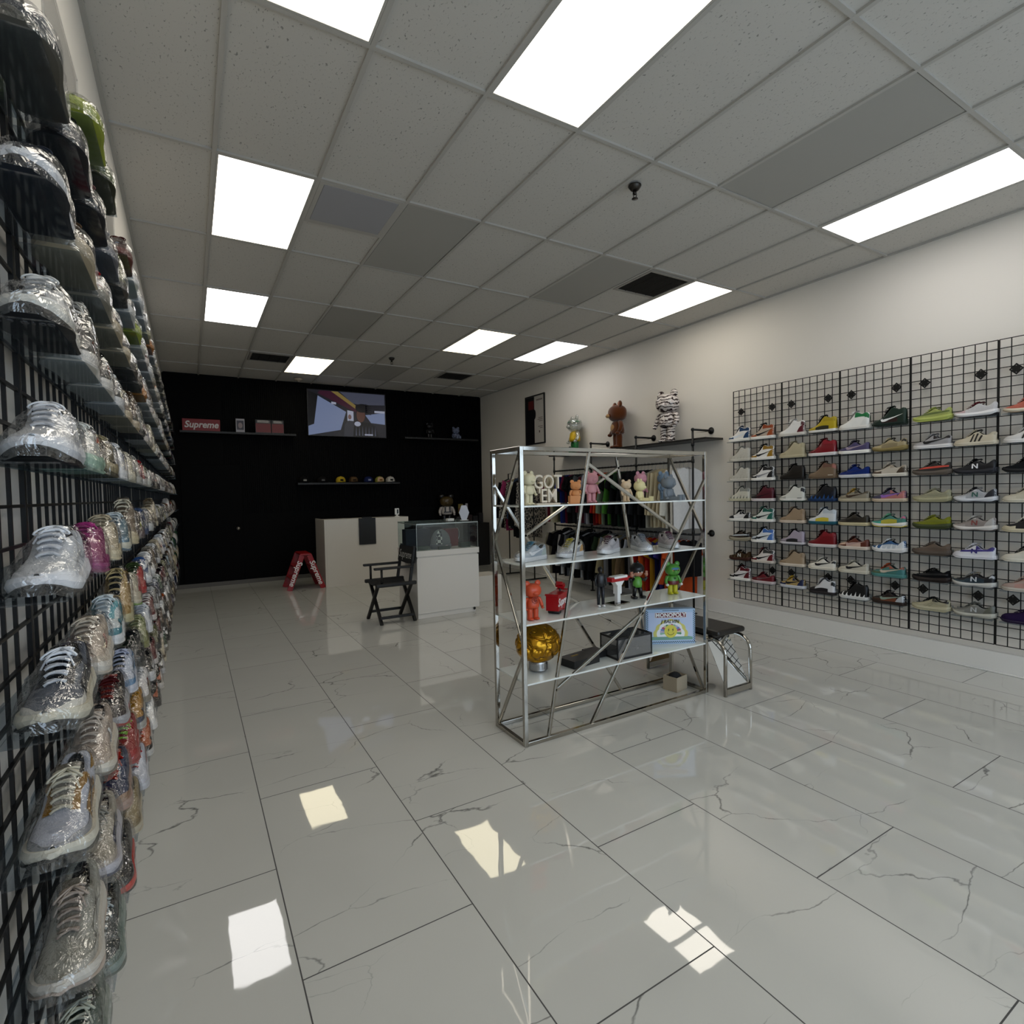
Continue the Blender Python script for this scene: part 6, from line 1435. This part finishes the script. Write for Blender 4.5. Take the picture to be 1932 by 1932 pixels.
def flatbox(name, lb, loc, rz, d, col, cat='box', grp=None):
    return solo(name, MB().box(-d[0]/2,-d[1]/2,0,d[0]/2,d[1]/2,d[2]), mat('case_'+col.strip('#'), col, rough=.5, vary=.2, bscale=300), lb, cat, loc, rz, bevel=.002, group=grp)
flatbox('gift_box', 'red textured gift box in the glass case', (2.965,6.62,.8325), radians(3), (.20,.10,.23), '#6a2428')
flatbox('wallet_box', 'dark green box left of the beanie in the glass case', (2.475,6.36,.8325), radians(-4), (.16,.09,.045), '#26301a')
flatbox('wallet_box', 'dark green box in front of the beanie in the glass case', (2.72,6.262,.8325), radians(1), (.15,.040,.038), '#343c36')
flatbox('wallet_box', 'dark green box at the right of the glass case', (3.05,6.36,.8325), radians(4), (.14,.08,.06), '#26332b')
flatbox('dark_case', 'large dark case at the back left of the glass counter', (2.54,6.74,.8325), 0, (.34,.14,.24), '#101626')
t = thing('necklace_stand', 'silver necklace on a dark stand at right inside the glass case', 'jewellery', (3.10,6.70,.8325))
b = MB(); b.box(-.04,-.02,0,.04,.02,.02); b.box(-.006,-.006,.02,.006,.006,.25); part('stand', b.hub((0,0,.02)), mblk, t)
b = MB(); b.tube([(.035*cos(a),-.012,.15+.08*sin(a)) for a in [2*pi*i/20 for i in range(21)]], .003, 6); part('chain', b, mat('polished_silver','#b9b9ba',rough=.2,metal=1.), t)
# on top of the case
zt_ = zg1+.0095
t = thing('hexagon_sign', 'white hexagonal sign standing on the glass counter', 'sign', (3.085,6.42,zt_), radians(-14))
b = MB(); b.prism([(-.032,.006),(.032,.006),(.068,.10),(.032,.195),(-.032,.195),(-.068,.10)], -.005, .005); part('plate', b, mat('sign_white','#c9cbd6',rough=.4), t, bevel=.001)
b = MB(); b.box(-.05,-.03,0,.05,.03,.006); part('base', b, mwht, t)
solo('business_cards', MB().box(-.045,-.03,0,.045,.03,.03), mwht, 'small stack of white cards on the glass counter', 'cards', (2.895,6.45,zt_), radians(5))
# cabinet and displays along the back wall on the right
solo('back_cabinet', MB().box(3.95,10.12,0,5.45,YB-.03,.90), mat('black_laminate','#0d0d0f',rough=.4), 'low black cabinet against the right of the back wall', 'cabinet', bevel=.003)
t = bear('bear_figure', 'bear figure in white shirt with black straps on the back cabinet', (4.60,10.40,.9005), radians(-10), .66, '#121214', mplas, over={'torso':'#b5aea8','arm':'#b5aea8','head':'#4a3c20','ear':'#14120f','leg':'#0f0f11'})
k = .66; b = MB()
for sx in (-1,1): b.box(sx*.075*k-.012,-.135*k,.36*k,sx*.075*k+.012,-.098*k,.53*k)
b.box(-.115*k,-.140*k,.355*k,.115*k,-.100*k,.385*k); part('straps', b.hub((0,-.1*k,.37*k)), mblk, t)
t = thing('art_card', 'small yellow and red picture card on the back cabinet', 'card', (4.93,10.42,.9005), 0)
b = MB(); b.box(-.055,-.004,.20,.055,.004,.40); b.box(-.004,-.004,0,.004,.004,.2); part('card', b.hub((0,0,.2)), mat('card_yellow','#7a6a34',rough=.5), t)
b = MB(); b.box(-.045,-.0055,.21,.045,-.0042,.31); part('print', b, mat('card_red','#5c1c16',rough=.5), t)
t = thing('sticker_card', 'narrow white card right of the yellow picture card', 'card', (5.07,10.42,.9005), 0)
b = MB(); b.box(-.028,-.003,.27,.028,.003,.41); b.box(-.003,-.003,0,.003,.003,.27); part('card', b.hub((0,0,.27)), mat('card_white'), t)
for i in range(5):
    flatbox('dark_carton', 'dark carton on the back cabinet, %s from the left' % ordinal(i+1), (4.80+.13*i,10.30,.9005), 0, (.10,.12,.14+.03*((i*2)%3)), ('#1c1c22','#23232a','#2a1c1c','#202026','#1a1a20')[i], grp='dark cartons on the back cabinet')
# ------------------------------------------------------------------ director's chair
mbw = mat('black_wood', '#0f0e0e', rough=.45); mcv = mat('black_canvas', '#101012', rough=.85)
t = thing('director_chair', 'black folding canvas chair with white lettering on its backrest', 'chair', (0,0,0))
fx, bx, ya_, yb2 = 1.865, 2.275, 6.19, 6.64
for x in (fx, bx):
    for (y0_, y1_) in ((ya_, yb2-.02), (yb2, ya_+.02)):
        b = MB(); xo = .0175 if y0_ == ya_ else -.0175
        b.bar((x+xo, y0_, .0), (x+xo, y1_, .45), .034, .036, up=(1,0,0)); part('leg', b, mbw, t, bevel=.004)
for y in (ya_, yb2):
    b = MB(); b.bar((fx,y,.085),(bx,y,.085),.024,.032); part('stretcher', b, mbw, t, bevel=.004)
    b = MB(); b.box(fx-.045, y-.026, .445, bx+.04, y+.026, .49); part('seat_rail', b, mbw, t, bevel=.012)
    b = MB(); b.box(fx-.06, y-.024, .652, bx+.0, y+.024, .680); part('armrest', b, mbw, t, bevel=.008)
    b = MB(); b.tube([(fx+.03,y,.48),(fx+.03,y,.66)], .014, 8); part('arm_post', b, mbw, t)
    b = MB(); b.bar((bx-.035,y,.485),(bx+.03,y,.905),.034,.028); part('back_post', b, mbw, t, bevel=.004)
b = MB(); b.grid(lambda u, v: (fx-.03+(bx-fx+.02)*u, ya_+.02+(yb2-ya_-.04)*v, .478-.025*sin(pi*v)), 6, 12); b.grid(lambda u, v: (fx-.03+(bx-fx+.02)*u, ya_+.02+(yb2-ya_-.04)*v, .472-.025*sin(pi*v)), 6, 12); part('canvas_seat', b.hub((fx-.028,ya_+.022,.474)), mcv, t)
def bk(o_): 
    def f(u, v):
        x = bx-.021+.029*v+.005*sin(pi*u)+o_; return (x, ya_-.022+(yb2-ya_+.044)*u, .70+.185*v-.012*sin(pi*u)*(1-v))
    return f
b = MB(); b.grid(bk(0), 12, 4); b.grid(bk(.041), 12, 4); part('canvas_back', b.hub(bk(.003)(.01,.01)), mcv, t)
me = text_mesh('Supreme', .128, .12, .001, .0005)
for v in me.vertices:                                          # lay the lettering on the curved canvas
    u = .5-v.co.x*.92/(yb2-ya_+.032); q = (v.co.y+.092)/.185
    p = bk(-.003)(u, q); v.co = (p[0], p[1], p[2])
link('white_lettering', me, mwht, t)
# ------------------------------------------------------------------ red A-frame step
t = thing('step_ladder', 'small red folding step ladder with white lettering beside the sales counter', 'ladder', (0,0,0))
mlr = mat('red_lacquer', '#8e0f14', rough=.3); LZ = .565
def board(p, q, w, th, nm='side_rail'):
    b = MB(); b.bar(p, q, th, w, up=(1,0,0)); return part(nm, b, mlr, t, bevel=.003)
yA, yB_ = 9.33, 9.80; xL_, xR_, xM = 1.335, 1.865, 1.60
for y in (yA, yB_):
    for x, sgn in ((xL_, -1), (xR_, 1)):
        r_ = board((x, y, 0.0), (xM+sgn*.055, y, LZ), .082, .028)
        if y == yA:
            dx_, dz_ = xM+sgn*.055-x, LZ; L_ = sqrt(dx_*dx_+dz_*dz_)
            # lettering follows the rail; reads downward on the right rail, upward-mirrored pair on the left
            ang = atan2(dz_, dx_)
            if sgn == 1: rot = Euler((pi/2, 0, 0)); a_ = ang+pi
            else: a_ = ang+pi
            o = link('white_lettering', text_mesh('Supreme', .118, .18, .002, .0005), mwht, r_, None, ((x+xM+sgn*.055)/2, y-.0147, LZ/2-.008))
            o.rotation_euler = Matrix.Rotation(-a_, 3, 'Y').to_4x4().to_euler() if False else (Matrix.Rotation(-a_, 3, 'Y') @ Matrix.Rotation(pi/2, 3, 'X')).to_euler()
b = MB(); b.box(xM-.085, yA-.02, LZ, xM+.085, yB_+.02, LZ+.028); part('top_step', b, mlr, t, bevel=.004)
for q in (.33, .66):
    for x, sgn in ((xL_, -1), (xR_, 1)):
        xx = x+(xM+sgn*.055-x)*q; b = MB(); b.box(xx-.05, yA+.015, LZ*q-.012, xx+.05, yB_-.015, LZ*q+.012); part('tread', b, mlr, t, bevel=.003)
SC.view_settings.view_transform = 'Standard'; SC.view_settings.look = 'None'; SC.view_settings.gamma = 1; SC.view_settings.use_curve_mapping = False
SC.view_settings.exposure = -.17
w = bpy.data.worlds.new('sky'); SC.world = w; w.use_nodes = True
bg = w.node_tree.nodes['Background']; bg.inputs[0].default_value = (*lin('#d5e4ff'),1); bg.inputs[1].default_value = 1.6
# daylight enters through the storefront opening
al = bpy.data.lights.new('storefront_daylight', 'AREA'); al.shape = 'RECTANGLE'; al.size = XR-XL-.7; al.size_y = 2.6; al.energy = 160; al.color = lin('#dbe8ff')
ao = bpy.data.objects.new('storefront_daylight', al); COL.objects.link(ao); ao.location = ((XL+XR)/2, YF-.25, 1.6); ao.rotation_euler = (radians(90), 0, 0)
SC.cycles.max_bounces = 9; SC.cycles.diffuse_bounces = 4; SC.cycles.glossy_bounces = 5; SC.cycles.transmission_bounces = 6; SC.cycles.transparent_max_bounces = 16
SC.cycles.caustics_reflective = False; SC.cycles.caustics_refractive = False; SC.cycles.sample_clamp_indirect = 6
